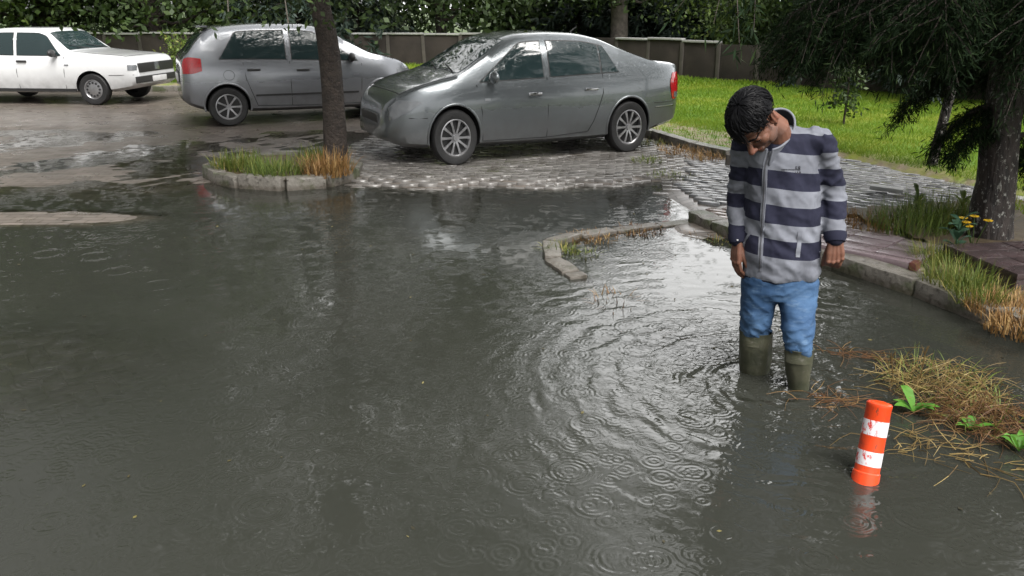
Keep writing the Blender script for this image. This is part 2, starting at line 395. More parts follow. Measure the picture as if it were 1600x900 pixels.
ed = np.where(inside(LAWN_IN, V[:, 0], V[:, 1]), sst(-pdist(LAWN_IN, V[:, 0], V[:, 1]), -.5, 0) * .55, 1.0)
a.data.foreach_set('value', ed.astype(np.float32))
tag(link('lawn', me, M_lawn, smooth=180), kind='structure')
# --- the flood water: one sheet at z = 0, its murk grows with the depth below each point
t = NT('flood_water'); p = t.pos()
def ripple(cx, cy, lam, fall, amp, distort):
    q = t.vmath('SUBTRACT', p, (cx, cy, 0)); d = t.vmath('LENGTH', q, out=1)
    d2 = t.math('ADD', d, t.math('MULTIPLY', t.math('SUBTRACT', t.noise(p, 4.5, 3), .5), distort))
    s = t.math('MULTIPLY', t.math('SINE', t.math('MULTIPLY', d2, 2 * math.pi / lam)), t.math('ADD', .25, t.step(t.noise(p, 2.6, 3), .36, .66)))
    env = t.math('MULTIPLY', t.math('EXPONENT', t.math('MULTIPLY', d, -fall)), amp)
    return t.math('MULTIPLY', s, env), d
r1, d1 = ripple(1.22, 3.85, .15, 1.45, .0052, .26)
r2, d2 = ripple(1.36, 3.62, .085, 2.1, .0050, .16)
near = t.math('EXPONENT', t.math('MULTIPLY', t.math('MULTIPLY', d1, d1), -2.0))
patch = t.step(t.noise(t.vmath('MULTIPLY', p, (1.5, .55, 1)), .9, 2), .50, .66)
wv = t.vmath('MULTIPLY', p, (1, 1, 1))
chop = t.math('SUBTRACT', t.noise(wv, 16, 2, .5, 1.6), .5)
ca = t.math('ADD', t.math('MULTIPLY', near, .008), t.math('ADD', t.math('MULTIPLY', patch, .003), .0004))
h = t.math('ADD', t.math('ADD', r1, r2), t.math('MULTIPLY', chop, ca))
h = t.math('ADD', h, t.math('MULTIPLY', t.math('SUBTRACT', t.noise(p, 3.2, 2), .5), .0018))
for sc, am, off in ((2.6, .00055, 0), (4.1, .00042, 3.3), (6.3, .00034, 8.1), (9.0, .0003, 5.2)):       # rings of falling drops
    v = t.n('ShaderNodeTexVoronoi', voronoi_dimensions='2D'); v.inputs['Scale'].default_value = sc
    t.l(t.vmath('ADD', p, (off, off * 1.7, 0)), v.inputs['Vector'])
    dist = t.math('DIVIDE', v.outputs['Distance'], sc)
    sp = t.n('ShaderNodeSeparateColor'); t.l(v.outputs['Color'], sp.inputs[0])
    r0 = t.math('MULTIPLY', sp.outputs[0], .34 / sc); u = t.math('SUBTRACT', dist, r0)
    g = t.math('EXPONENT', t.math('MULTIPLY', t.math('MULTIPLY', u, u), -1100.0))
    on = t.math('GREATER_THAN', sp.outputs[1], .5)
    ringh = t.math('MULTIPLY', t.math('MULTIPLY', g, t.math('COSINE', t.math('MULTIPLY', u, 2 * math.pi / .026))), t.math('MULTIPLY', on, am))
    h = t.math('ADD', h, ringh)
nrm = t.bump(h, 1.0, 1.0)
murk = t.mix(t.noise(p, .7, 3), (.033, .034, .028), (.023, .025, .021))
df = t.n('ShaderNodeBsdfDiffuse'); t.l(murk, df.inputs[0])
tp = t.n('ShaderNodeBsdfTransparent'); tp.inputs[0].default_value = (.86, .87, .82, 1)
fac = t.math('SUBTRACT', 1.0, t.math('EXPONENT', t.math('MULTIPLY', t.attr('depth'), -30.0)))
m1 = t.n('ShaderNodeMixShader'); t.l(fac, m1.inputs[0]); t.l(tp.outputs[0], m1.inputs[1]); t.l(df.outputs[0], m1.inputs[2])
gl = t.n('ShaderNodeBsdfGlossy'); gl.inputs['Roughness'].default_value = .02; t.l(nrm, gl.inputs['Normal'])
fr = t.n('ShaderNodeFresnel'); fr.inputs['IOR'].default_value = 1.5; t.l(nrm, fr.inputs['Normal'])
m2 = t.n('ShaderNodeMixShader'); t.l(fr.outputs[0], m2.inputs[0]); t.l(m1.outputs[0], m2.inputs[1]); t.l(gl.outputs[0], m2.inputs[2])
M_water = t.done(m2.outputs[0])
xs = np.concatenate([np.arange(-16, -4, .2), np.arange(-4, 4.6, .05)]); ys = np.concatenate([np.arange(-3, 1, .2), np.arange(1, 11.6, .05), np.arange(11.6, 16, .15)])
me, V = grid_mesh('water', xs, ys, lambda x, y: np.zeros_like(x), lambda x, y: (H(x, y) < .02) & ~inside(LAWN, x, y))
a = me.attributes.new('depth', 'FLOAT', 'POINT'); a.data.foreach_set('value', np.maximum(0, -H(V[:, 0], V[:, 1])).astype(np.float32))
tag(link('water', me, M_water, smooth=180), kind='structure')
# ------------------------------------------------------------------ foliage
M_bark = simple('dark_bark', (.055, .042, .034), (.018, .014, .012), 14, .85, bump=1.0, bscale=38, bdist=.03)
M_bark_pale = simple('grey_bark', (.12, .105, .09), (.05, .043, .036), 12, .85, bump=.8, bscale=40, bdist=.02)
M_lichen = None
t = NT('lichen_bark'); o = t.obj(); st = t.vmath('MULTIPLY', o, (1, 1, .28))
c = t.ramp(t.noise(st, 22, 5), [(.35, (.008, .006, .006)), (.62, (.035, .026, .023))]); l = t.step(t.noise(t.vmath('MULTIPLY', o, (1, 1, .6)), 30, 5, .75), .565, .62)
c = t.mix(t.math('MULTIPLY', l, .85), c, (.3, .3, .28)); M_lichen = t.done(t.pbr(c, .7, 0, t.bump(t.noise(st, 24, 5), 1.0, .035)))
M_cedar = leaf_mat('cedar_needles', (.005, .011, .004), (.010, .023, .008), (.028, .046, .015), .08, .75)
M_spruce = leaf_mat('spruce_needles', (.016, .028, .022), (.04, .062, .048), (.06, .085, .065), .15)
M_leafdark = leaf_mat('dark_leaves', (.02, .036, .012), (.045, .075, .022), (.07, .105, .03), .25)
M_leafmid = leaf_mat('mid_leaves', (.04, .066, .016), (.08, .125, .028), (.13, .17, .04), .3)
M_weed = leaf_mat('weed_leaves', (.06, .105, .022), (.15, .21, .045), (.26, .26, .07), .35)
M_blue = leaf_mat('bluish_leaves', (.03, .075, .045), (.06, .13, .075), None, .25)
M_fresh = leaf_mat('fresh_leaves', (.05, .16, .015), (.1, .26, .03), None, .35)
M_grassw = leaf_mat('yellow_grass', (.06, .10, .015), (.15, .19, .035), (.30, .24, .08), .3)
M_dry = leaf_mat('dry_grass', (.14, .075, .025), (.3, .17, .06), (.42, .29, .12), .2)
M_straw = leaf_mat('straw', (.09, .055, .018), (.2, .135, .045), (.34, .26, .1), .15)
M_drybrown = leaf_mat('brown_stems', (.07, .03, .013), (.15, .075, .03), (.24, .15, .05), .15)
M_lawnblade = leaf_mat('lawn_blades', (.085, .17, .012), (.18, .275, .02), (.31, .30, .045), .35)
def cards(C, D, N, L, W, shape='kite'):
    """one kite (4 corners) per centre C along D, facing N"""
    D = D / (np.linalg.norm(D, axis=1, keepdims=True) + 1e-9); S = np.cross(D, N); S /= (np.linalg.norm(S, axis=1, keepdims=True) + 1e-9)
    L = np.reshape(L, (-1, 1)) * np.ones((len(C), 1)); W = np.reshape(W, (-1, 1)) * np.ones((len(C), 1))
    V = np.stack([C, C + D * L * .5 + S * W * .5, C + D * L, C + D * L * .5 - S * W * .5], 1).reshape(-1, 3)
    return V, np.arange(len(V)).reshape(-1, 4)
def unit(n):
    v = rng.normal(size=(n, 3)); return v / np.linalg.norm(v, axis=1, keepdims=True)
def trunk_bm(bm, pts, rad, n=12, rough=.06):
    P_ = spline(pts, max(8, len(pts) * 5)); r_ = spline([(r,) for r in rad], len(P_))[:, 0]
    rings = []
    for i, (p, r) in enumerate(zip(P_, r_)):
        rings.append([Vector((p[0] + r * math.cos(a) * (1 + rough * noise.noise((math.cos(a) * 2, math.sin(a) * 2, i * .35))), p[1] + r * math.sin(a) * (1 + rough * noise.noise((math.cos(a) * 2 + 9, math.sin(a) * 2, i * .35))), p[2])) for a in [2 * math.pi * k / n for k in range(n)]])
    loft(bm, rings)
def limb(bm, a, b, r0, r1, n=6, sag=0.0, bend=.08):
    a, b = Vector(a), Vector(b); L = (b - a).length
    m1 = a.lerp(b, .33) + Vector((random.gauss(0, bend), random.gauss(0, bend), random.gauss(0, bend) + sag)) * L * .5
    m2 = a.lerp(b, .66) + Vector((random.gauss(0, bend), random.gauss(0, bend), random.gauss(0, bend) + sag)) * L * .5
    P_ = spline([a, m1, m2, b], 8); tube(bm, P_, list(np.linspace(r0, r1, 8)), n=n, rounded=False); return P_
def broadleaf(name, loc, height, rad, base, label, group, leafm, barkm=None, nclump=70, per=150, leaf=.15, trunk_r=.14, lean=(0, 0), seed=1, squash=1.0, copy_of=None, cat='tree'):
    random.seed(seed); global rng; rng = np.random.default_rng(seed)
    root = empty(name, loc); tag(root, label, cat, group)
    bm = bmesh.new(); top = Vector((lean[0], lean[1], height * .8))
    trunk_bm(bm, [(0, 0, -.3), (0, 0, 0), (lean[0] * .2 + .05, lean[1] * .2, base * .6), (lean[0] * .5, lean[1] * .5, base * 1.1 + .2), tuple(top)], [trunk_r * 1.5, trunk_r * 1.15, trunk_r, trunk_r * .85, trunk_r * .2])
    cs = []
    for k in range(nclump):
        a = random.uniform(0, 2 * math.pi); z = random.uniform(0, 1); rr = rad * (math.sin(math.pi * (.12 + .8 * z)) ** .7) * random.uniform(.35, 1.0) ** .6
        if k % 9 == 0: rr *= 1.18
        c = Vector((lean[0] * (base + z * (height - base)) / height + rr * math.cos(a), lean[1] * z + rr * math.sin(a) * squash, base + z * (height - base))); cs.append(c)
        if k % 2 == 0:
            st = Vector((lean[0] * .5, lean[1] * .5, base + (c.z - base) * random.uniform(.2, .6))); limb(bm, st, c, trunk_r * .32, .012)
    bm_obj('trunk', bm, barkm or M_bark, root, 60)
    C = []; 
    for c in cs:
        s = rad * random.uniform(.16, .3); n = int(per * random.uniform(.6, 1.4)); C.append(np.array(c) + rng.normal(size=(n, 3)) * np.array([s, s, s * .62]))
    C = np.concatenate(C); C = C[C[:, 2] > base * .72]; n = len(C)
    D = unit(n); D[:, 2] -= .35; V, F = cards(C, D, unit(n), rng.uniform(.7, 1.3, n) * leaf, rng.uniform(.6, 1.1, n) * leaf * .62)
    link('crown', np_mesh('crown', V, F, rng.uniform(0, 1, n)), leafm, root)
    return root
def conifer(name, loc, height, rad, z0, label, group, leafm, barkm=None, whorls=17, per=9, spray=.3, trunk_r=.13, droop=.35, seed=1, dens=9, cat='tree'):
    random.seed(seed); global rng; rng = np.random.default_rng(seed)
    root = empty(name, loc); tag(root, label, cat, group); bm = bmesh.new()
    trunk_bm(bm, [(0, 0, -.3), (0, 0, 0), (.03, .02, height * .4), (0, 0, height)], [trunk_r * 1.35, trunk_r, trunk_r * .7, .02])
    C = []; D = []; N = []
    for w in range(whorls):
        f = w / (whorls - 1); z = z0 + (height - z0) * f; Lb = rad * (1 - f) ** .8 * random.uniform(.85, 1.1) + .12
        for k in range(per):
            a = 2 * math.pi * (k + random.random() * .8) / per + w; L = Lb * random.uniform(.65, 1.15); d = Vector((math.cos(a), math.sin(a), 0))
            zz = z + random.uniform(-.15, .15); e = d * L + Vector((0, 0, zz - droop * L * random.uniform(.6, 1.3)))
            p0 = Vector((0, 0, zz)); m = p0.lerp(e, .5) + Vector((0, 0, .08 * L))
            tube(bm, [p0, m, e], [.018 + .01 * (1 - f), .012, .004], n=4, rounded=False)
            ns = int(dens * (L / rad + .25) * 2) + 3; tt = rng.uniform(.12, 1.05, ns)
            q = np.array([p0.lerp(m, min(1, 2 * t_)) if t_ < .5 else m.lerp(e, 2 * t_ - 1) for t_ in tt])
            side = np.array([-d.y, d.x, 0]); sgn = rng.choice([-1, 1], ns)
            dd = np.array(d)[None] * rng.uniform(.3, 1, (ns, 1)) + side[None] * (sgn * rng.uniform(.2, 1.1, ns))[:, None] + np.array([0, 0, -1])[None] * rng.uniform(0, .8 + droop, (ns, 1))
            for r_ in range(4):
                C.append(q + rng.normal(size=(ns, 3)) * spray * .18); D.append(dd + rng.normal(size=(ns, 3)) * .45); N.append(np.tile([0, 0, 1.0], (ns, 1)) + rng.normal(size=(ns, 3)) * .5)
    bm_obj('trunk', bm, barkm or M_bark, root, 60)
    C = np.concatenate(C); D = np.concatenate(D); N = np.concatenate(N); n = len(C)
    V, F = cards(C, D, N, rng.uniform(.6, 1.3, n) * spray, rng.uniform(.14, .3, n) * spray)
    link('crown', np_mesh('crown', V, F, rng.uniform(0, 1, n)), leafm, root)
    return root
# --- the big drooping conifer at the right, whose curtain of boughs hangs over the yard
def cedar(loc, label):
    random.seed(21); global rng; rng = np.random.default_rng(21)
    root = empty('conifer_tree', loc); tag(root, label, 'tree'); bm = bmesh.new()
    trunk_bm(bm, [(.03, 0, -.3), (0, 0, 0), (-.04, .02, .6), (-.09, 0, 1.4), (-.12, .05, 3), (0, 0, 8.5)], [.2, .165, .135, .125, .11, .02], n=20, rough=.2)
    bb = bmesh.new(); C = []; D = []; S_ = []
    def bough(p0, az, L, drop, up, dens=1.0, size=1.0):
        d = Vector((math.cos(az), math.sin(az), 0)); p0 = Vector(p0)
        pts = [p0, p0 + d * L * .35 + Vector((0, 0, up * L * .3)), p0 + d * L * .7 + Vector((0, 0, up * L * .35 - drop * .35)), p0 + d * L + Vector((0, 0, up * L * .3 - drop))]
        S = spline(pts, 14); tube(bb, S, list(np.linspace(.028, .005, 14)), n=5, rounded=False)
        side = Vector((-d.y, d.x, 0))
        for i in range(2, 14):
            for sg in (-1, 1, 1, -1):
                q = Vector(S[i]); l = L * random.uniform(.12, .32) * (1.15 - .4 * i / 13)
                td = (side * sg * random.uniform(.3, 1) + d * random.uniform(.1, .9) + Vector((0, 0, -random.uniform(.25, 1.3)))).normalized()
                e = q + td * l + Vector((0, 0, -.25 * l))
                tube(bb, [q, q.lerp(e, .5) + Vector((0, 0, .04 * l)), e], [.006, .004, .002], n=3, rounded=False)
                n = int((26 * l / .4 + 6) * dens * 1.3); tt = rng.uniform(.05, 1.1, n)[:, None]
                C.append(np.array(q) * (1 - tt) + np.array(e) * tt + rng.normal(size=(n, 3)) * .028)
                D.append((np.tile(np.array(td), (n, 1)) * .6 + rng.normal(size=(n, 3)) * .55 + np.array([0, 0, -.35]))); S_.append(np.full(n, size))
    for k in range(70):                                  # upper boughs
        z = 2.3 + 5.8 * (k / 69) ** 1.2 + random.uniform(-.15, .15); f = (z - 1.75) / 6.6; az = k * 2.39996 + random.uniform(-.3, .3)
        bough((-.1, .02, z), az, 2.6 * (1 - f) ** .75 * random.uniform(.72, 1.05) + .25, random.uniform(.25, .6) * (1 - .5 * f), random.uniform(.05, .3), 1.0, 1.5)
    for k in range(64):                                  # the drooping lower curtain
        az = k * 2.39996 + random.uniform(-.3, .3); back = max(0, -math.cos(az))
        bough((-.08, .02, random.uniform(1.65, 2.1)), az, random.uniform(.9, 1.3) + .35 * back, random.uniform(.22, .45), random.uniform(.12, .32), 2.8, .85)
    for az, L, z, dr, up in ((2.95, 1.6, 1.8, .26, .15), (3.15, 1.5, 1.85, .34, .12), (3.4, 1.5, 1.8, .38, .1), (3.65, 1.4, 1.8, .36, .15), (2.6, 1.6, 1.85, .3, .1), (2.3, 1.7, 1.9, .28, .1), (3.9, 1.4, 1.8, .4, .2), (.25, .95, 1.05, .45, .12), (-.1, 1.1, 1.15, .5, .12), (.55, 1.2, 1.3, .5, .1), (1.9, 1.0, 1.25, .4, .1), (3.0, .45, .98, .3, .0), (3.3, .38, .85, .22, .0), (.1, .8, .75, .35, .1), (.4, .7, .62, .3, .1)):
        bough((-.05, 0, z), az, L, dr, up, 3.0, .85)
    bm_obj('trunk', bm, M_lichen, root, 75)
    bm_obj('branch', bb, M_bark, root, 60)
    C = np.concatenate(C); D = np.concatenate(D); n = len(C)
    S_ = np.concatenate(S_); V, F = cards(C, D, unit(n), rng.uniform(.04, .1, n) * S_, rng.uniform(.005, .011, n) * S_)
    link('crown', np_mesh('crown', V, F, rng.uniform(0, 1, n)), M_cedar, root)
    return root
p = G(1547, 368, .09); cedar((p.x, p.y, .09), 'big dark conifer with lichen-spotted trunk and drooping boughs beside the raised square cover')
# --- the thin leaning trunk on the lawn, its crown mostly above the frame
p = G(1455, 262, .1)
broadleaf('lawn_tree', (p.x, p.y, .1), 5.0, 1.25, 1.5, 'slim leaning tree with bare dark trunk on the lawn, left of the big conifer', None, M_leafdark, M_lichen, 34, 110, .09, .05, (.2, .1), 5)
# --- sapling in the lawn
def sapling(loc, h, label, seed, m, n=70, leaf=.07, stem=.018):
    random.seed(seed); global rng; rng = np.random.default_rng(seed); root = empty('sapling', loc); tag(root, label, 'sapling')
    bm = bmesh.new(); tube(bm, [(0, 0, -.05), (.01, 0, h * .5), (-.02, .01, h)], [stem, stem * .8, stem * .3], n=7)
    C = []
    for k in range(9):
        z = h * (.2 + .75 * k / 9); a = k * 2.4; e = Vector((math.cos(a), math.sin(a), .25)) * random.uniform(.1, .24) * h * .8 + Vector((0, 0, z)); limb(bm, (0, 0, z), e, .006, .003, 4)
        C.append(np.array(e) + rng.normal(size=(n // 9, 3)) * .06)
    bm_obj('trunk', bm, M_bark, root, 60); C = np.concatenate(C); q = len(C); D = unit(q); D[:, 2] -= .3
    V, F = cards(C, D, unit(q), rng.uniform(.7, 1.3, q) * leaf, leaf * .55); link('crown', np_mesh('crown', V, F, rng.uniform(0, 1, q)), m, root); return root
p = G(1318, 192, .12); sapling((p.x, p.y, .12), .95, 'small leafy sapling standing alone in the middle of the bright lawn', 3, M_leafdark, 420, .08)
# --- concrete boundary wall
M_wall = simple('stained_concrete_panel', (.042, .033, .028), (.018, .014, .012), 2.2, .85, bump=.4, bscale=25)
M_wallpost = simple('concrete_post', (.085, .076, .066), (.05, .044, .038), 4, .8, bump=.3, bscale=30)
M_cap = simple('pale_coping', (.42, .42, .42), (.3, .3, .29), 5, .55)
WALL = [(-34, 25.5), (-12, 25.6), (.6, 25.0), (9.2, 15.75), (14, 10.5), (24, -1)]
WH = .84
wall = empty('boundary_wall', (0, 0, 0)); tag(wall, 'long weathered wall of grey concrete panels and posts behind the lawn', 'wall')
bm = bmesh.new(); bc = bmesh.new(); posts = []
for (x0, y0), (x1, y1) in zip(WALL[:-1], WALL[1:]):
    L = math.hypot(x1 - x0, y1 - y0); a = math.atan2(y1 - y0, x1 - x0); n = max(1, round(L / 1.05))
    for i in range(n):
        f = (i + .5) / n; x = x0 + (x1 - x0) * f; y = y0 + (y1 - y0) * f; z = float(lawn_z(np.array(x), np.array(y)))
        dz = random.gauss(0, .012); box(bm, (x, y, z + WH / 2 - .1 + dz), (L / n - .02, .07, WH + .2), rz=a + random.gauss(0, .01), bev=.006)
        if random.random() < .8: box(bc, (x, y, z + WH + .035 + dz), (L / n - .01, .17, .05), rz=a, bev=.008)
        posts.append((x0 + (x1 - x0) * i / n, y0 + (y1 - y0) * i / n, z, a))
bm_obj('panel', bm, M_wall, wall, 30); bm_obj('coping', bc, M_cap, wall, 30)
bm = bmesh.new(); box(bm, (0, 0, WH / 2 - .1), (.1, .12, WH + .22), bev=.01); proto = bm_obj('post', bm, M_wallpost, wall, 30)
for i, (x, y, z, a) in enumerate(posts):
    o = proto if i == 0 else proto.copy()
    if i: COL.objects.link(o); o.parent = wall
    o.location = (x, y, z); o.rotation_euler = (random.gauss(0, .02), random.gauss(0, .02), a)
# --- trees by and behind the wall (picture column, distance, kind, height, radius, first boughs, label)
TG = 'trees along the boundary wall'
def tx(px, Y): return (XD(px, Y), Y, float(lawn_z(np.array(XD(px, Y)), np.array(Y))))
conifer('spruce_tree', tx(1010, 26.0), 3.9, 1.9, .85, 'dark bluish spruce behind the wall, directly above the grey saloon boot', TG, M_spruce, seed=11)
conifer('spruce_tree', tx(905, 27.5), 5.6, 2.3, 1.0, 'bluish spruce behind the wall above the rear window slope of the grey saloon', TG, M_spruce, seed=12, whorls=20)
conifer('spruce_tree', tx(1085, 25.4), 3.2, 1.7, .8, 'dark spruce behind the wall, above and left of the bowed man', TG, M_spruce, seed=13)
broadleaf('broadleaf_tree', tx(1165, 22.3), 3.1, 1.8, .85, 'yellow-green broadleaf tree overhanging the wall above the bowed head of the man', TG, M_leafmid, None, 60, 170, .13, .09, seed=14)
broadleaf('broadleaf_tree', tx(962, 24.0), 5.0, 1.7, 1.8, 'tree with thick pale bare trunk rising before the wall behind the grey saloon', TG, M_leafdark, M_bark_pale, 60, 150, .15, .24, seed=15)
broadleaf('broadleaf_tree', tx(1262, 20.3), 3.3, 1.8, .8, 'dark broadleaf tree at the wall, above and right of the man', TG, M_leafdark, None, 60, 160, .13, .1, seed=16)
conifer('spruce_tree', tx(1335, 19.5), 6.5, 2.1, .9, 'dark spruce at the wall behind the little lawn sapling', TG, M_spruce, seed=17)
broadleaf('broadleaf_tree', tx(1420, 18.2), 6, 2.0, .9, 'dark broadleaf tree at the wall behind the slim leaning trunk', TG, M_leafdark, None, 60, 160, .13, .1, seed=18)
conifer('spruce_tree', tx(1510, 16.8), 6.5, 2.0, .8, 'dark spruce at the wall, left of the lichen-spotted trunk', TG, M_spruce, seed=19)
broadleaf('broadleaf_tree', tx(1610, 15.4), 6, 1.9, .8, 'dark broadleaf tree at the wall, cut by the right edge of the picture', TG, M_leafdark, None, 60, 160, .13, .1, seed=20)
broadleaf('broadleaf_tree', tx(790, 28.0), 9.5, 3.0, 1.1, 'very tall dark broadleaf tree beyond the wall behind the middle of the grey saloon roof', TG, M_leafdark, None, 95, 190, .2, .2, seed=22)
broadleaf('broadleaf_tree', tx(690, 26.6), 9.5, 3.2, 1.0, 'large dark round tree beyond the wall above the windscreen of the grey saloon', TG, M_leafdark, None, 85, 180, .19, .18, seed=23)
conifer('spruce_tree', tx(560, 26.8), 8.0, 2.3, .9, 'bluish spruce beyond the wall, above the front of the silver hatchback', TG, M_spruce, seed=24, whorls=19)
conifer('spruce_tree', tx(470, 26.2), 7.0, 2.3, .9, 'bluish spruce beyond the wall, above the middle of the hatchback roof', TG, M_spruce, seed=25)
broadleaf('broadleaf_tree', tx(380, 27.5), 8.5, 2.6, 1.2, 'mid-green tree beyond the wall above the rear half of the hatchback roof', TG, M_leafmid, None, 75, 160, .17, .16, seed=26)
broadleaf('broadleaf_tree', tx(250, 26.8), 11, 4.2, 1.0, 'huge dark spreading tree beyond the wall behind the bonnet of the white saloon', TG, M_leafdark, None, 110, 190, .21, .26, seed=27)
broadleaf('broadleaf_tree', tx(80, 27.2), 11, 4.2, 1.0, 'huge dark spreading tree beyond the wall behind the roof of the white saloon', TG, M_leafdark, None, 110, 190, .21, .26, seed=28)
broadleaf('broadleaf_tree', tx(-70, 25.5), 9, 3.4, .9, 'olive green tree at the wall, cut by the left edge of the picture', TG, M_leafmid, None, 85, 180, .19, .2, seed=29)
# far-off woods beyond the wall, one mass nobody could count
rng = np.random.default_rng(99); n = 42000; x = rng.uniform(-48, 34, n); yb = np.where(x < 3, 33.0, np.maximum(14, 33.0 - (x - 3) * .95)); d_ = rng.uniform(0, 3.5, n); hmax = 3.3 + 1.4 * wob(x, yb * 0 + 3, .45) * (x < 0) + 2.6 * (x < -2) + .5 * wob(x, x * 0, 1.7)
C = np.stack([x + d_ * .5, yb + d_, rng.uniform(0, 1, n) ** .85 * hmax], 1); D = unit(n); D[:, 2] -= .3; V, F = cards(C, D, unit(n), rng.uniform(.2, .45, n), rng.uniform(.14, .28, n))
tag(link('woods', np_mesh('woods', V, F, rng.uniform(0, .6, n)), M_leafdark), kind='stuff')
# --- the dark tree of the planter and its double trunk
broadleaf('planter_tree', (-2.0, 9.45, .12), 8.2, 3.1, 2.0, 'spreading dark tree with a double trunk growing out of the kerbed planter', None, M_leafdark, M_bark, 150, 560, .075, .12, (-.3, .2), 31)
# --- a shrub and two staked saplings at the far edge
def shrub(name, loc, h, r, label, m, seed, n=900, leaf=.09, cat='shrub', group=None):
    random.seed(seed); global rng; rng = np.random.default_rng(seed); root = empty(name, loc); tag(root, label, cat, group); bm = bmesh.new(); C = []
    for k in range(16):
        a = k * 2.4; e = Vector((math.cos(a) * r * random.uniform(.3, 1), math.sin(a) * r * random.uniform(.3, 1), h * random.uniform(.45, 1))); limb(bm, (0, 0, -.03), e, .012, .004, 5)
        C.append(np.array(e) * rng.uniform(.55, 1.02, (n // 16, 1)) + rng.normal(size=(n // 16, 3)) * r * .17)
    bm_obj('stem', bm, M_bark, root, 60); C = np.concatenate(C); C = C[C[:, 2] > .02]; q = len(C); D = unit(q); D[:, 2] += .3
    V, F = cards(C, D, unit(q), rng.uniform(.6, 1.3, q) * leaf, leaf * .5); link('foliage', np_mesh('foliage', V, F, rng.uniform(0, 1, q)), m, root); return root
shrub('leafy_shrub', (XD(300, 19.6), 19.6, .1), 1.15, .6, 'bright leafy shrub on the lawn edge between white saloon bonnet and hatchback tail', M_weed, 41, 1300)
# --- weeds
def grass_clump(name, loc, n, h, r, label, m, seed, cat='grass tuft', group=None, wid=.007, lean=.5, droop=.5):
    rg = np.random.default_rng(seed); V = []; F = []; rn = []
    for k in range(n):
        a = rg.uniform(0, 6.283); rr = r * math.sqrt(rg.uniform(0, 1)); x, y = rr * math.cos(a), rr * math.sin(a); L = h * rg.uniform(.45, 1.15); b = rg.uniform(0, 6.283) if rg.random() < .4 else a + rg.normal() * .5
        ld = lean * rg.uniform(.1, 1.2); w = wid * rg.uniform(.6, 1.3); dx, dy = math.cos(b), math.sin(b); sx, sy = -dy * w / 2, dx * w / 2; base = len(V)
        for i, f in enumerate((0, .35, .7, 1.0)):
            out = L * (ld * f + droop * ld * f * f); zz = L * (f * (1 - .25 * ld) - droop * ld * f ** 2.5 * .8); ww = (1, .9, .6, .12)[i]
            V += [(x + dx * out + sx * ww, y + dy * out + sy * ww, zz), (x + dx * out - sx * ww, y + dy * out - sy * ww, zz)]
        q = rg.uniform(0, 1)
        for i in range(3): F.append((base + 2 * i, base + 2 * i + 1, base + 2 * i + 3, base + 2 * i + 2)); rn.append(q)
    o = link(name, np_mesh(name, V, F, rn), m); o.location = loc; return tag(o, label, cat, group)
def leaf_plant(name, loc, n, L, W, label, m, seed, cat='plant', group=None, up=.5, stem=.0):
    rg = np.random.default_rng(seed); V = []; F = []; rn = []
    for k in range(n):
        a = k * 2.4 + rg.normal() * .3; l = L * rg.uniform(.6, 1.1); w = W * rg.uniform(.7, 1.1); d = np.array([math.cos(a), math.sin(a), 0]); s = np.array([-d[1], d[0], 0]); base = len(V); u = up * rg.uniform(.6, 1.5); zb = stem * k / max(1, n - 1)
        for i, f in enumerate((0, .25, .55, .8, 1.0)):
            ww = (.18, .8, 1, .65, .05)[i] * w / 2; c = d * l * f * (1 - .25 * u) + np.array([0, 0, zb + l * (u * f - .55 * f * f * u)]); fold = np.array([0, 0, .35 * ww])
            V += [c + s * ww + fold, c, c - s * ww + fold]
        q = rg.uniform(0, 1)
        for i in range(4):
            for j in range(2): F.append((base + 3 * i + j, base + 3 * i + j + 1, base + 3 * i + j + 4, base + 3 * i + j + 3)); rn.append(q)
    if stem:
        bm = bmesh.new(); tube(bm, [(0, 0, -.02), (0, 0, stem)], [.006, .004], 6); bm.verts.ensure_lookup_table(); b0 = len(V)
        bm.verts.index_update(); V += [np.array(v.co) for v in bm.verts]; F += [tuple(b0 + v.index for v in f.verts) for f in bm.faces if len(f.verts) == 4]; rn += [.3] * sum(len(f.verts) == 4 for f in bm.faces); bm.free()
    o = link(name, np_mesh(name, V, F, rn), m, None, 180); o.location = loc; return tag(o, label, cat, group)
WG = 'weeds on the kerbed island'
def at(px, py, z): v = G(px, py, z); return (v.x, v.y, z)
for i, (px, py, n, h, r, m, lab) in enumerate([
    (1360, 352, 260, .13, .3, M_dry, 'dry yellowed weed patch on the island nearest the striped sleeve'),
    (1418, 358, 520, .24, .3, M_weed, 'green weedy tuft in front of the grey paver path, left of the blue-green plant'),
    (1462, 350, 480, .29, .27, M_weed, 'taller green weed tuft growing at the edge of the grey paver path'),
    (1515, 350, 460, .28, .26, M_grassw, 'yellow-green weed tuft beside the foot of the big conifer'),
    (1462, 412, 400, .17, .17, M_grassw, 'long-bladed grass tuft spilling over the corner of the flat slab'),
    (1492, 447, 460, .2, .2, M_grassw, 'largest long-bladed grass tuft bending over the kerb'),
    (1528, 470, 420, .17, .17, M_grassw, 'grass tuft below the raised square cover'),
    (1585, 490, 620, .12, .26, M_dry, 'reddish dried grass tuft on the soil right of the long grass'),
    (1600, 520, 420, .11, .2, M_dry, 'reddish dried grass trailing over the kerb at the right edge'),
    (1345, 372, 90, .06, .12, M_grassw, 'tiny sprig of grass between the pinkish pavers')]):
    grass_clump('grass_tuft', at(px, py, .075), n, h, r, lab, m, 60 + i, group=WG, wid=.0058)
leaf_plant('leafy_weed', at(1490, 402, .09), 15, .17, .062, 'blue-green broad-leaved plant standing in the long grass', M_blue, 71, up=.8, stem=.26)
leaf_plant('leafy_weed', at(1430, 340, .07), 12, .17, .055, 'bushy dark green weed by the path, left of the taller tuft', M_weed, 72, up=1.1, stem=.16)
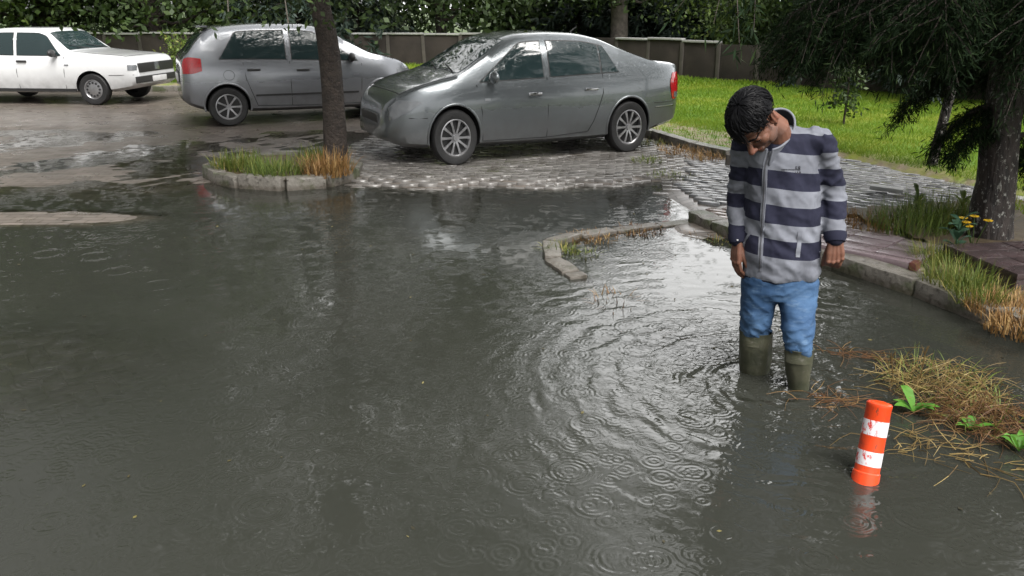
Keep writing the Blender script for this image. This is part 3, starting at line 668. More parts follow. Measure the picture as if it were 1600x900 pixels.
leaf_plant('leafy_weed', at(1500, 345, .07), 12, .17, .055, 'bushy green weed by the path, near the conifer trunk', M_weed, 73, up=1.1, stem=.18)
# yellow flowers
M_yel = simple('yellow_petal', (.75, .5, .02), (.6, .36, .01), 30, .5)
fl = empty('yellow_flower', at(1520, 388, .09)); tag(fl, 'yellow flowering weed between the long grass and the raised cover', 'flower')
bm = bmesh.new(); hd = bmesh.new()
for k in range(5):
    e = Vector((random.uniform(-.1, .1), random.uniform(-.06, .06), random.uniform(.16, .24))); tube(bm, [(0, 0, -.02), e * .5, e], [.004, .003, .003], 5)
    for q in range(9):
        a = q * .7; box(hd, e + Vector((math.cos(a) * .016, math.sin(a) * .016, .004)), (.03, .012, .005), rz=a)
    ellipsoid(hd, e, (.012, .012, .008), sub=1)
bm_obj('stem', bm, M_weed, fl, 60); bm_obj('blossom', hd, M_yel, fl, 40)
# weeds of the low kerb at the left of the pool
for i, (px, py, n, h, r, m, lab) in enumerate([
    (878, 398, 170, .12, .12, M_grassw, 'grass tuft behind the pale sunken kerb block'),
    (925, 378, 260, .09, .2, M_dry, 'brownish mat of weeds lying along the low kerb'),
    (1000, 362, 200, .06, .2, M_drybrown, 'thin weed mat along the middle of the low kerb'),
    (918, 405, 60, .09, .1, M_grassw, 'sparse sprigs in the water by the low kerb'),
    (965, 478, 46, .1, .16, M_drybrown, 'sparse brown sprigs standing in the water left of the man'),
    (1105, 372, 150, .08, .2, M_dry, 'yellowed weeds beside the right hand of the man'),
    (1130, 385, 70, .09, .1, M_grassw, 'thin grass blades just below the watch of the man'),
    (1062, 238, 160, .13, .26, M_dry, 'dry grass at the foot of the far kerb, right of the rear wheel'),
    (1105, 248, 200, .14, .26, M_dry, 'dry grass along the far kerb near the shoulder of the man'),
    (1022, 225, 110, .1, .2, M_grassw, 'small green tuft against the far kerb behind the rear wheel'),
    (1012, 252, 130, .07, .2, M_grassw, 'low green weeds among the wet pavers below the rear wheel'),
    (1045, 275, 120, .06, .25, M_grassw, 'low weeds in the joints at the far edge of the water')]):
    grass_clump('weed_tuft', at(px, py, max(-.03, H1(*at(px, py, 0)[:2]))), n, h, r, lab, m, 90 + i, group='weeds of the yard', wid=.008, lean=.9)
for i, (x, y, n, h, r, m, lab) in enumerate([(-1.95, 8.72, 420, .28, .26, M_dry, 'orange dry grass at the near corner of the planter'), (-2.5, 8.7, 420, .24, .3, M_weed, 'green grass along the near edge of the planter'), (-3.0, 9.05, 420, .22, .28, M_grassw, 'yellow-green grass at the hatchback end of the planter'), (-2.2, 9.7, 300, .2, .3, M_weed, 'green weeds behind the double trunk in the planter')]):
    grass_clump('grass_tuft', (x, y, .1), n, h, r, lab, m, 110 + i, group='grass of the planter', wid=.009)
# mats of dead stems floating behind the post
def stem_mat(loc, n, rx, ry, label, m, seed, rz=0.0, hgt=.05):
    rg = np.random.default_rng(seed); bm = bmesh.new()
    for k in range(n):
        a = rg.uniform(0, 6.283); rr = math.sqrt(rg.uniform(0, 1)); x, y = rr * rx * math.cos(a), rr * ry * math.sin(a); L = rg.uniform(.06, .24); b = rg.uniform(0, 6.283) if k % 3 else rg.normal() * .5
        e = rg.normal() * .8; z0 = max(.002, rg.normal() * hgt * .3); z1 = max(.003, rg.normal() * hgt * .8 + hgt * .4 * (1 - rr))
        pts = [(x, y, z0), (x + L * .5 * math.cos(b), y + L * .5 * math.sin(b), (z0 + z1) / 2 + abs(rg.normal()) * hgt * .5), (x + L * math.cos(b + e), y + L * math.sin(b + e), z1)]
        tube(bm, spline(pts, 5), [.0019, .0018, .0016, .0013, .0008], n=3, rounded=False)
    me = bpy.data.meshes.new('m'); nf = len(bm.faces); bm.to_mesh(me); bm.free()
    at_ = me.attributes.new('rnd', 'FLOAT', 'FACE'); at_.data.foreach_set('value', np.repeat(rg.uniform(0, 1, n), nf // n + 1)[:nf].astype(np.float32))
    o = link('dead_weed_mat', me, m); o.location = loc; o.rotation_euler = (0, 0, rz); return tag(o, label, 'dead weeds', 'dead weeds floating by the post')
stem_mat(at(1462, 606, 0), 240, .27, .28, 'tangled mat of brown dead stems floating behind the orange post', M_straw, 131, hgt=.075)
stem_mat(at(1545, 665, 0), 300, .3, .17, 'second brown mat of dead stems, drifting at the right edge', M_drybrown, 132, rz=-.5, hgt=.07)
stem_mat(at(1450, 695, 0), 40, .2, .12, 'few loose twigs floating just right of the orange post', M_straw, 133, hgt=.03)
stem_mat(at(1290, 628, 0), 34, .13, .09, 'small reddish knot of dead stems between boot and orange post', M_drybrown, 134, hgt=.02)
stem_mat(at(1560, 735, 0), 26, .22, .1, 'long bare straws floating near the lower right corner', M_straw, 135, rz=-.6, hgt=.02)
stem_mat(at(1335, 556, 0), 34, .2, .05, 'thin line of reddish stems floating right of the boots', M_drybrown, 136, rz=-.35, hgt=.015)
for i, (px, py, n, L, W, lab) in enumerate([(1428, 645, 7, .14, .05, 'fresh green leafy weed floating just behind the orange post'), (1517, 672, 5, .1, .045, 'pair of bright green leaves in the right-hand mat of dead stems'), (1592, 705, 7, .14, .04, 'green leaves of the weed at the right edge of the water')]):
    leaf_plant('water_weed', at(px, py, .005), n, L, W, lab, M_fresh, 140 + i, up=1.0)
grass_clump('grass_tuft', at(1470, 600, 0), 130, .13, .24, 'green grass blades growing up through the tangled mat of dead stems', M_grassw, 151, group=None, wid=.005, lean=1.1)
grass_clump('grass_tuft', at(1560, 660, 0), 110, .11, .2, 'green grass blades in the second mat at the right edge', M_grassw, 152, group=None, wid=.005, lean=1.1)
for i, (px, py, h, lab) in enumerate([(1388, 610, .17, 'upright dry stalk at the left end of the floating stems'), (1432, 610, .2, 'upright dry stalk in the middle of the floating stems'), (1596, 672, .2, 'upright dry stalk by the right edge of the picture')]):
    bm = bmesh.new(); tube(bm, [(0, 0, -.1), (.01, 0, h * .5), (.02 * (i - .5), .0, h)], [.004, .003, .0025], 5)
    for k in range(4): tube(bm, [(.02 * (i - .5), 0, h - .01), (.02 * (i - .5) + random.uniform(-.02, .02), random.uniform(-.01, .01), h + .035)], [.0035, .001], 4)
    o = bm_obj('dry_stalk', bm, M_straw, None, 60); o.location = at(px, py, 0); tag(o, lab, 'stalk', 'upright dry stalks')
# litter specks on the water and lawn blades: too many to count
random.seed(5); rng = np.random.default_rng(5)
n = 520; x = rng.uniform(-4, 3.4, n); y = rng.uniform(2.2, 10.5, n); k = (H(x, y) < -.02) & (rng.uniform(0, 1, n) < .35 + .65 * (x > .3)); x, y = x[k], y[k]; n = len(x)
D = unit(n); D[:, 2] *= .1; s = rng.uniform(.008, .034, n)
V, F = cards(np.stack([x, y, np.full(n, .003)], 1), D, np.tile([0, 0, 1.0], (n, 1)) + rng.normal(size=(n, 3)) * .15, s, s * .5)
tag(link('leaf_litter', np_mesh('leaf_litter', V, F, rng.uniform(0, 1, n)), leaf_mat('litter', (.02, .018, .01), (.06, .05, .02), (.14, .12, .04), 0)), kind='stuff')
def blades(n, xr, yr, h0, h1, w, poly, p=lambda x, y: 1.0):
    x = rng.uniform(*xr, n); y = rng.uniform(*yr, n); k = inside(poly, x, y) & (rng.uniform(0, 1, n) < p(x, y)); x, y = x[k], y[k]; n = len(x)
    z = lawn_z(x, y) - .005; a = rng.uniform(0, 6.283, n); hh = rng.uniform(h0, h1, n); l = rng.normal(size=(n, 2)) * .45 * hh[:, None]
    B = np.stack([x, y, z], 1); S = np.stack([np.cos(a), np.sin(a), a * 0], 1) * (w * rng.uniform(.6, 1.3, n))[:, None]; T = B + np.stack([l[:, 0], l[:, 1], hh], 1)
    V = np.stack([B - S, B + S, T], 1).reshape(-1, 3); return V, wob(x, y, .9) * .3 + wob(x, y, 3.1) * .18 + .1 + rng.uniform(0, .75, n)
VV = []; RR = []
for a_ in ((150000, (2, 9), (7.6, 14), .02, .062, .0038, LAWN_IN), (110000, (1, 11), (14, 19), .022, .066, .0058, LAWN_IN), (50000, (0, 10), (19, 25.5), .04, .1, .014, LAWN_IN), (60000, (-20, 1.5), (15, 25.4), .04, .11, .014, LAWN_IN), (9000, (1.5, 4.4), (9.9, 15), .02, .07, .005, LAWN)):
    v, r = blades(*a_); VV.append(v); RR.append(r)
_lz = lawn_z; lawn_z = lambda x, y: .085 + 0 * x
DIRT = [(4.3, 6.6), (4.5, 7.5), (9, 7.5), (9, 2.5), (3.75, 2.5), (3.3, 3.6), (3.2, 4.2), (3.3, 5.0), (4.2, 5.4)]
for a_ in ((26000, (3.2, 9), (2.5, 7.6), .03, .12, .006, DIRT),):
    v, r = blades(*a_); VV.append(v); RR.append(r * .8 + .2)
lawn_z = _lz
V = np.concatenate(VV); tag(link('grass', np_mesh('grass', V, np.arange(len(V)).reshape(-1, 3), np.concatenate(RR)), M_lawnblade), kind='stuff')
# ------------------------------------------------------------------ the man standing in the water
t = NT('skin'); o = t.obj(); c = t.mix(t.step(t.noise(o, 9, 4), .35, .7), (.125, .060, .038), (.165, .074, .049)); c = t.mix(t.math('MULTIPLY', t.noise(o, 90, 3), .25), c, (.2, .09, .06))
sb = t.math('MULTIPLY', t.attr('stubble'), t.math('ADD', .35, t.math('MULTIPLY', t.noise(o, 380, 2), .5))); c = t.mix(sb, c, (.05, .035, .03)); c = t.mix(t.attr('flush'), c, (.36, .11, .075))
M_skin = t.done(t.pbr(c, .52, 0, t.bump(t.noise(o, 160, 3), .35, .002), .35, 0, .12))
M_hair = simple('wet_black_hair', (.004, .004, .005), (.006, .006, .007), 40, .42, spec=.12)
M_eye = simple('eye_white', (.6, .56, .52), (.5, .46, .42), 20, .15)
M_black = simple('black_knit', (.012, .013, .018), (.02, .021, .027), 60, .8)
HY = 3.80
def ppm(py, Y): return FPX / (ray(800, py).dot(Vector((0, math.cos(PITCH), -math.sin(PITCH)))) * Y / ray(800, py).y)
def px_ring(py, l, r, b, Y, n=28, tilt=0.0, pw=.85, cam_b=True):
    c = P((l + r) / 2, py, Y); a = (P(r, py, Y) - P(l, py, Y)) / 2
    return ring_at(c, a, Vector((0, b, tilt)), n, pw)
# joints
shR, shL = P(1166, 226, 3.86), P(1282, 222, 3.79)
elR, elL = P(1152, 312, 3.93), P(1303, 306, 3.82)
wrR, wrL = P(1153, 378, 3.84), P(1305, 376, 3.72)
hipR, hipL = P(1192, 425, 3.85), P(1243, 425, 3.84)
knR, knL = P(1182, 506, 3.85), P(1246, 528, 3.70)
wlR, wlL = G(1181, 578), G(1248, 604)
neckB = P(1214, 206, 3.82)
# --- head frame
a_yaw, a_pit, a_roll = R(33), R(61), R(-15)
f0 = Vector((-math.sin(a_yaw), -math.cos(a_yaw), 0)); up0 = Vector((0, 0, 1))
f = f0 * math.cos(a_pit) - up0 * math.sin(a_pit); u = up0 * math.cos(a_pit) + f0 * math.sin(a_pit); x_ = f.cross(u); u, x_ = u * math.cos(a_roll) - x_ * math.sin(a_roll), x_ * math.cos(a_roll) + u * math.sin(a_roll)
RH = Matrix((x_, f, u)).transposed()
HS = 1.065
HC = P(1178, 190, 3.69)
def hw(v): return HC + RH @ (Vector(v) * HS)
def hel(bm, c, r, rot=None, sub=3): ellipsoid(bm, hw(c), [q * HS for q in r], RH @ rot if rot is not None else RH, sub)
# --- hands: d along the fingers, nrm the way the palm looks, s towards the thumb
def hand(bm, w, d, nrm, s, curl, spread=.0, thumb=(.75, .65, .35), sc=1.0, tcurl=.25):
    d = d.normalized(); nrm = (nrm - d * nrm.dot(d)).normalized(); s = (s - d * s.dot(d) - nrm * s.dot(nrm)).normalized()
    kn = []
    for i in range(4):
        off = (.031 - .0205 * i) * sc
        k = w + d * (.088 - .004 * abs(i - 1) - (.006 if i == 3 else 0)) * sc + s * off; kn.append(k)
        tube(bm, [w + s * off * .6 - d * .012, w + d * .045 * sc + s * off * .9 - nrm * .003, k], [.0155 * sc, .0145 * sc, .0118 * sc], 10)
        ph = [(.043, .026, .021), (.047, .03, .022), (.044, .027, .021), (.034, .02, .018)][i]; r = (.0094, .0097, .0091, .008)[i] * sc
        cl = curl[i]; ang = cl[0]; p = k; pts = [k]; dd0 = (d + s * spread * (1.2 - .8 * i)).normalized(); rr = [r * 1.12]
        for j in range(3):
            ang += 0 if j == 0 else cl[j]
            dd = dd0 * math.cos(ang) + nrm * math.sin(ang); p = p + dd * ph[j] * sc; pts.append(p); rr.append(r * (.98, .88, .74)[j])
        tube(bm, pts, rr, 10)
        ellipsoid(bm, k - nrm * .004 * sc, [.0115 * sc] * 3, sub=2)
    ellipsoid(bm, w + d * .05 * sc + nrm * .004, (.034 * sc, .013 * sc, .045 * sc), Matrix((s, nrm, d)).transposed(), 3)
    td = (s * thumb[0] + d * thumb[1] + nrm * thumb[2]).normalized(); t0 = w + d * .018 * sc + s * .022 * sc + nrm * .006
    t1 = t0 + td * .044 * sc; t2 = t1 + (td * .6 + d * .55 + nrm * tcurl).normalized() * .034 * sc; t3 = t2 + (td * .35 + d * .7 + nrm * tcurl * 1.4).normalized() * .026 * sc
    tube(bm, [t0, t1, t2, t3], [.0165 * sc, .0125 * sc, .0108 * sc, .0085 * sc], 10)
# --- body: one continuous mesh (head, neck, trunk, arms, hands, legs)
bm = bmesh.new()
hel(bm, (0, -.012, .035), (.077, .098, .085), sub=4)
hel(bm, (0, .03, -.03), (.063, .062, .085)); hel(bm, (0, .042, -.085), (.047, .045, .034)); hel(bm, (0, .076, -.1), (.019, .016, .016))
hel(bm, (0, .078, .022), (.05, .017, .012)); hel(bm, (0, .062, .055), (.055, .03, .035))
tube(bm, [hw((0, .086, .012)), hw((0, .104, -.018)), hw((0, .118, -.04))], [.010 * HS, .0115 * HS, .0150 * HS], 12)
for s in (-1, 1):
    hel(bm, (s * .0125, .106, -.044), (.0095, .011, .0085), sub=2); hel(bm, (s * .038, .056, -.03), (.026, .027, .028)); hel(bm, (s * .03, .073, -.002), (.0165, .0125, .0115))
    hel(bm, (s * .052, .02, -.075), (.016, .04, .03))
    er = Matrix.Rotation(-s * R(18), 3, 'Z') @ Matrix.Rotation(R(10), 3, 'X')
    hel(bm, (s * .086, -.014, -.004), (.009, .018, .032), er); hel(bm, (s * .095, -.022, .004), (.006, .012, .026), er); hel(bm, (s * .079, -.002, -.034), (.007, .009, .011), er); hel(bm, (s * .08, .003, -.006), (.008, .008, .012), er)
hel(bm, (0, .089, -.071), (.019, .011, .0062)); hel(bm, (0, .086, -.081), (.017, .011, .0068)); hel(bm, (0, .084, -.076), (.03, .012, .016))
tube(bm, [hw((0, -.03, -.03)), hw((0, -.035, -.09)), P(1210, 200, 3.77), P(1214, 222, 3.82), P(1217, 300, 3.84)], [.062, .062, .064, .075, .1], 18)
tube(bm, [P(1217, 300, 3.84), P(1217, 425, 3.82)], [.1, .11], 16)
for sh, el, wr in ((shR, elR, wrR), (shL, elL, wrL)):
    tube(bm, [P(1217, 245, 3.83), sh, el, wr.lerp(el, .25), wr], [.05, .046, .036, .032, .0285], 14)
for hp, kn_, wl in ((hipR, knR, wlR), (hipL, knL, wlL)):
    an = wl + Vector((0, .01, -.17)); tube(bm, [P(1217, 420, 3.82), hp, kn_, wl, an, an + Vector((-.01, -.13, -.02))], [.06, .05, .04, .037, .033, .03], 14)
hand(bm, wrR + Vector((0, 0, -.012)), Vector((-.05, -.12, -1)), Vector((1, .25, -.05)), Vector((.35, -1, 0)), [(.35, .55, .3), (.3, .5, .3), (.25, .45, .3), (.2, .4, .3)], thumb=(.35, .8, .25), sc=1.0)
hand(bm, wrL + Vector((.002, 0, -.012)), Vector((.08, -.05, -1)), Vector((.1, 1, .05)), Vector((-1, .1, 0)), [(1.0, 1.25, .7), (.95, 1.3, .75), (.75, 1.2, .7), (.25, .55, .35)], spread=-.16, thumb=(.3, .9, .35), sc=1.02)
me = remesh(bm, .0034, 2, .45)
man = link('person', me, [M_skin])
tag(man, 'man in striped zip jacket, jeans and rubber boots standing in floodwater with bowed head', 'person')
def head_local(p): return (RH.transposed() @ (Vector(p) - HC)) / HS
st_ = np.zeros(len(me.vertices), np.float32); fl_ = st_.copy()
for i, v in enumerate(me.vertices):
    l = head_local(v.co)
    if l.length < .2:
        q = max(0, min(1, (-.045 - l.z + .35 * max(0, l.y - .06)) / .03)) * max(0, min(1, (l.y + .03) / .03)) * max(0, min(1, (l.z + .15) / .03)); lip = 1 if abs(l.x) < .024 and l.y > .08 and -.086 < l.z < -.066 else 0
        st_[i] = .9 * q * (1 - lip); fl_[i] = max(.25 * lip, .35 * max(0, 1 - (Vector((l.x, l.y - .118, l.z + .042))).length / .03), .3 * max(0, 1 - (Vector((abs(l.x) - .09, l.y + .02, l.z))).length / .04))
for nm, A_ in (('stubble', st_), ('flush', fl_)):
    a = me.attributes.new(nm, 'FLOAT', 'POINT'); a.data.foreach_set('value', A_)
skull = BVHTree.FromPolygons([v.co.copy() for v in me.vertices], [tuple(p.vertices) for p in me.polygons])
# eyes: dark slit between the lids, lashes and brows
def onface(lx, lz, off=.0015, y0=.2):
    o = hw((lx, y0, lz)); hit = skull.ray_cast(o, -(RH @ Vector((0, 1, 0))))
    return hit[0] + hit[1] * off if hit[0] else hw((lx, .09, lz))
lp = bmesh.new()
for s in (-1, 1):
    bm, eb, wh = bmesh.new(), bmesh.new(), bmesh.new()
    pts = [onface(s * (.016 + .03 * k / 6), -.008 - .0035 * math.sin(math.pi * k / 6)) for k in range(7)]
    tube(bm, pts, [.0008, .0019, .0023, .0024, .0023, .002, .0008], 6)
    pts = [onface(s * (.018 + .026 * k / 6), -.0125 - .003 * math.sin(math.pi * k / 6), .0003) for k in range(7)]
    tube(wh, pts, [.0005, .0014, .0019, .002, .0018, .0013, .0005], 6)
    pts = [onface(s * (.010 + .045 * k / 8), .0155 + .008 * math.sin(math.pi * (.15 + .62 * k / 8)), .001) for k in range(9)]
    tube(eb, pts, [.0022, .0046, .005, .005, .0048, .0044, .0036, .0026, .0012], 7)
    bm_obj('eyelash', bm, M_hair, man, 60); bm_obj('eye', wh, M_eye, man, 60); bm_obj('eyebrow', eb, M_hair, man, 60)
tube(lp, [onface(-.017 + .034 * k / 8, -.0752 - .012 * ((k - 4) / 4) ** 2, .0002) for k in range(9)], [.0006, .0012, .0015, .0016, .0016, .0016, .0015, .0012, .0006], 6)
M_lip = simple('lip_shadowline', (.10, .035, .03), (.08, .03, .025), 30, .5)
bm_obj('mouth', lp, M_lip, man, 60)
# stubble-dark beard shade of the shaven chin is left to the skin; hair: a cap plus wet clumps
def hairline(l):
    # smallest local z that still carries hair at local (x, y)
    if l.y > .03: return .058 + .018 * max(0, min(1, (-l.x - .005) / .02)) + .022 * (1 - (l.x / .075) ** 2) - .02 * min(1, max(0, (abs(l.x) - .05) / .02))
    if l.y > -.035: return .022 + (l.y + .035) * .46 - (.03 if abs(l.y - .022) < .013 else 0)
    return max(-.075, .02 + (l.y + .035) * 2.2)
cb = bmesh.new()
hel(cb, (0, -.012, .039), (.086, .108, .092), sub=5)
for fc in list(cb.faces):
    l = head_local(fc.calc_center_median())
    if l.z < hairline(l): cb.faces.remove(fc)
for v in [v for v in cb.verts if not v.link_faces]: cb.verts.remove(v)
random.seed(33)
for v in cb.verts:
    l = head_local(v.co); n = (v.co - HC).normalized(); q = noise.noise(Vector((l.x * 60, l.y * 22, l.z * 22))) * .002 + noise.noise(l * 16) * .003
    edge = 0.0 if not any(e.is_boundary for e in v.link_edges) else -.010
    v.co += n * (q + edge)
RA = (.089, .111, .095); EC = Vector((0, -.012, .039))
def surf(th, ph, k=1.0):
    return EC + Vector((RA[0] * math.sin(th) * math.sin(ph), RA[1] * math.sin(th) * math.cos(ph), RA[2] * math.cos(th))) * k
def strand(bm, pts, w, hgt):
    n = len(pts); prev = None
    for i, p in enumerate(pts):
        d = (pts[min(i + 1, n - 1)] - pts[max(i - 1, 0)]).normalized(); out = (p - EC).normalized(); s = d.cross(out).normalized(); fct = i / (n - 1); ww = w * (.55 + 1.3 * fct * (1 - fct)) * (1 - fct ** 3 * .95); hh = hgt * (1 - fct ** 3 * .9)
        ring = [hw(p + s * ww), hw(p + out * hh + s * ww * .35), hw(p + out * hh - s * ww * .35), hw(p - s * ww), hw(p - out * hh * .6)]
        vs = [bm.verts.new(q) for q in ring]
        if prev:
            for j in range(5): bm.faces.new((prev[j], prev[(j + 1) % 5], vs[(j + 1) % 5], vs[j]))
        else: bm.faces.new(vs)
        prev = vs
    bm.faces.new(list(reversed(prev)))
for k in range(1000):
    ph = random.uniform(-math.pi, math.pi); th0 = random.uniform(.05, 1.35); Ls = random.uniform(.4, .8); bend = random.gauss(0, .34); pts = []; lift = random.uniform(.985, 1.06); phase = random.uniform(0, 6.28); wv = random.uniform(.02, .09)
    for i in range(7):
        fct = i / 6; th = th0 + Ls * fct; pp = ph + bend * fct * fct + wv * math.sin(fct * 6 + phase)
        l = surf(th, pp, lift + .02 * math.sin(math.pi * fct))
        if l.z < hairline(l) - (-.004 if l.y < .03 else .024): break
        pts.append(l)
    if len(pts) > 3: strand(cb, pts, random.uniform(.0018, .0055), random.uniform(.002, .0055))
# wet locks falling over the forehead
for k in range(44):
    x0 = random.uniform(-.012, .066); y0 = .094 - 7 * x0 * x0; L = random.uniform(.045, .088); dx = random.gauss(-.008, .012); pts = []
    for i in range(7):
        fct = i / 6; l = Vector((x0 + dx * fct + .004 * math.sin(fct * 5 + k), y0 + .010 - .022 * (1 - fct) ** 2 + .009 * fct, .096 - L * fct * 1.15))
        pts.append(l)
    strand(cb, pts, random.uniform(.002, .0045), .003)
bm_obj('hair', cb, M_hair, man, 60)
# --- jacket
JT = [(432, 1164, 1276, .125, 3.82), (424, 1161, 1279, .132, 3.82), (400, 1160, 1281, .138, 3.82), (350, 1164, 1281, .14, 3.83), (300, 1167, 1281, .14, 3.84), (262, 1163, 1284, .135, 3.845), (235, 1156, 1291, .122, 3.845), (216, 1160, 1288, .104, 3.84), (203, 1174, 1272, .088, 3.84), (197, 1186, 1252, .07, 3.85)]
bm = bmesh.new(); loft(bm, [px_ring(py, l, r, b, Y, pw=.9) for py, l, r, b, Y in JT])
ARM = []
for sh, el, wr, tk in ((shR, elR, wrR, .92), (shL, elL, wrL, 1.0)):
    m1 = sh.lerp(el, .5); m2 = el.lerp(wr, .5); cuff = wr.lerp(el, .03)
    pts = [sh.lerp(P(1217, 235, 3.83), .25), sh, m1, el, m2, wr.lerp(el, .16), cuff]; rad = [.062, .07, .063 * tk, .058 * tk, .053 * tk, .047 * tk, .040 * tk]
    S = spline([tuple(p) + (r,) for p, r in zip(pts, rad)], 22); tube(bm, S[:, :3], list(S[:, 3]), 20); ARM.append((sh, el, wr))
me = remesh(bm, .0062, 5, .5)
co = np.empty(len(me.vertices) * 3); me.vertices.foreach_get('co', co); co = co.reshape(-1, 3); no = np.empty(len(co) * 3); me.vertices.foreach_get('normal', no); no = no.reshape(-1, 3)
def zrow(py, Y=3.72): return P(1217, py, Y).z
TZ = [(zrow(p), i) for i, p in enumerate((176, 209, 241, 269, 297, 323, 351, 375, 402, 440))]
LZ = [(zrow(p, 3.74), i) for i, p in enumerate((180, 210, 238, 265, 293, 316, 341, 369, 392))]
RZ = [(zrow(p, 3.82), i) for i, p in enumerate((180, 209, 236, 262, 285, 307, 328, 353, 400))]
def tab(T, z): zs = [a for a, b in T][::-1]; vs = [b for a, b in T][::-1]; return np.interp(z, zs, vs)
def segdist(p, a, b):
    a = np.array(a); b = np.array(b); d = b - a; t_ = np.clip(((p - a) @ d) / (d @ d), 0, 1); return np.linalg.norm(p - a - t_[:, None] * d, axis=1), t_
armd = []
for (sh, el, wr), tk in zip(ARM, (.92, 1)):
    d1, t1 = segdist(co, sh, el); d2, t2 = segdist(co, el, wr); armd.append(np.minimum(d1 - .066, d2 - .05))
cx = np.array(P(1222, 300, 3.84)); tor = np.abs(co[:, 0] - cx[0])
lowz = co[:, 2] < zrow(300); isR = ((armd[0] < .014) | (lowz & (armd[0] < .04) & (co[:, 0] < P(1166, 300, 3.8).x))) & (co[:, 0] < shR.x + .018); isL = ((armd[1] < .014) | (lowz & (armd[1] < .04) & (co[:, 0] > P(1284, 300, 3.8).x))) & (co[:, 0] > shL.x - .012)
s_ = tab(TZ, co[:, 2] + .012 * np.sin((co[:, 0] - cx[0]) * 9)); s_[isL] = tab(LZ, co[isL, 2]); s_[isR] = tab(RZ, co[isR, 2])
limbm = (isR | isL)
# folds: strain wrinkles on the sleeves at the elbow, soft drag lines on the trunk
W = np.zeros(len(co))
for i in range(len(co)):
    p = Vector(co[i]); 
    if limbm[i]:
        W[i] = -.010 * abs(noise.noise(Vector((p.x * 7, p.y * 7, p.z * 22 - p.x * 18)))) + .009 * noise.noise(Vector((p.x * 9, p.y * 9, p.z * 34 + p.x * 14))) + .002 * noise.noise(p * 60)
    else:
        low = max(0, min(1, (zrow(330) - p.z) / .12))
        W[i] = -.011 * abs(noise.noise(Vector((p.x * 9 + 3, p.y * 9, p.z * 13 + p.x * 9)))) + .009 * noise.noise(Vector((p.x * 17 + p.z * 8, p.y * 14, p.z * 9 - p.x * 6))) + (.008 * low) * noise.noise(Vector((p.x * 10, p.y * 10, p.z * 26 + p.x * 12))) + .0016 * noise.noise(p * 55)
# ribbed hem pulls in, cuff too
dw = np.minimum(np.linalg.norm(co - np.array(wrR), axis=1), np.linalg.norm(co - np.array(wrL), axis=1)); W *= np.clip((dw - .055) / .05, .05, 1)
co2 = co + no * W[:, None]
me.vertices.foreach_set('co', co2.astype(np.float32).ravel())
a = me.attributes.new('stripe', 'FLOAT', 'POINT'); a.data.foreach_set('value', s_.astype(np.float32))
def knit(name, flat=None):
    t = NT(name); o = t.obj()
    hx = t.n('ShaderNodeTexWave', wave_type='BANDS', bands_direction='X'); hx.inputs['Scale'].default_value = 95; hx.inputs['Distortion'].default_value = 1.2; t.l(o, hx.inputs['Vector'])
    n = t.noise(o, 320, 3); big = t.noise(o, 7, 4)
    grey = t.mix(t.step(big, .35, .7), (.155, .163, .19), (.22, .232, .268)); grey = t.mix(t.math('MULTIPLY', n, .5), grey, (.12, .125, .15))
    navy = t.mix(t.math('MULTIPLY', n, .7), (.012, .013, .028), (.02, .021, .04))
    wetp = t.step(t.noise(o, 4.2, 5, .6), .48, .68); grey = t.mix(t.math('MULTIPLY', wetp, .42), grey, (.10, .105, .125))
    if flat is None:
        k = t.math('MODULO', t.math('FLOOR', t.math('ADD', t.attr('stripe'), 40.0)), 2.0); c = t.mix(k, grey, navy)
    else: c = grey if flat == 'grey' else navy
    b = t.math('ADD', t.math('MULTIPLY', hx.outputs['Fac'], .6), n)
    p = t.pbr(c, .85, 0, t.bump(b, .35, .003), .25); return t.done(p)
M_jacket = knit('striped_knit'); M_grey = knit('grey_knit', 'grey'); M_navy = knit('navy_knit', 'navy')
jacket = link('jacket', me, M_jacket, man)
me.update()
jb = BVHTree.FromPolygons([Vector(c) for c in co2], [tuple(p.vertices) for p in me.polygons])
def on(py, px, off=.004, tree=None):
    h = (tree or jb).ray_cast(CAMP, ray(px, py).normalized())
    if h[0] is None: return None
    n = h[1] if h[1].dot(ray(px, py)) < 0 else -h[1]
    return h[0] + n * off, n
def strip(name, pts_px, width, off, mat, parent, thick=.0015):
    bm = bmesh.new(); Q = [q for q in (on(py, px, off) for px, py in pts_px) if q]; prev = None
    for i, (p, n) in enumerate(Q):
        d = (Q[min(i + 1, len(Q) - 1)][0] - Q[max(i - 1, 0)][0]).normalized(); s = d.cross(n).normalized() * width / 2
        vs = [bm.verts.new(p - s - n * .006), bm.verts.new(p - s + n * thick), bm.verts.new(p + s + n * thick), bm.verts.new(p + s - n * .006)]
        if prev:
            for j in range(3): bm.faces.new((prev[j], prev[j + 1], vs[j + 1], vs[j]))
        prev = vs
    return bm_obj(name, bm, mat, parent, 50)
zl = spline([(1203, 236), (1196, 262), (1194, 300), (1191, 350), (1188, 400), (1187, 424)], 60)
strip('zip_tape', zl, .022, .0015, M_grey, jacket)
M_zip = simple('dark_zip', (.06, .06, .07), (.12, .12, .13), 300, .4, metal=.4); strip('zip', zl, .005, .0045, M_zip, jacket)
strip('pocket_welt', spline([(1250, 362), (1248, 384), (1246, 402)], 16), .02, .002, M_grey, jacket)
strip('pocket_welt', spline([(1172, 364), (1164, 377), (1161, 388)], 14), .012, .002, M_grey, jacket)
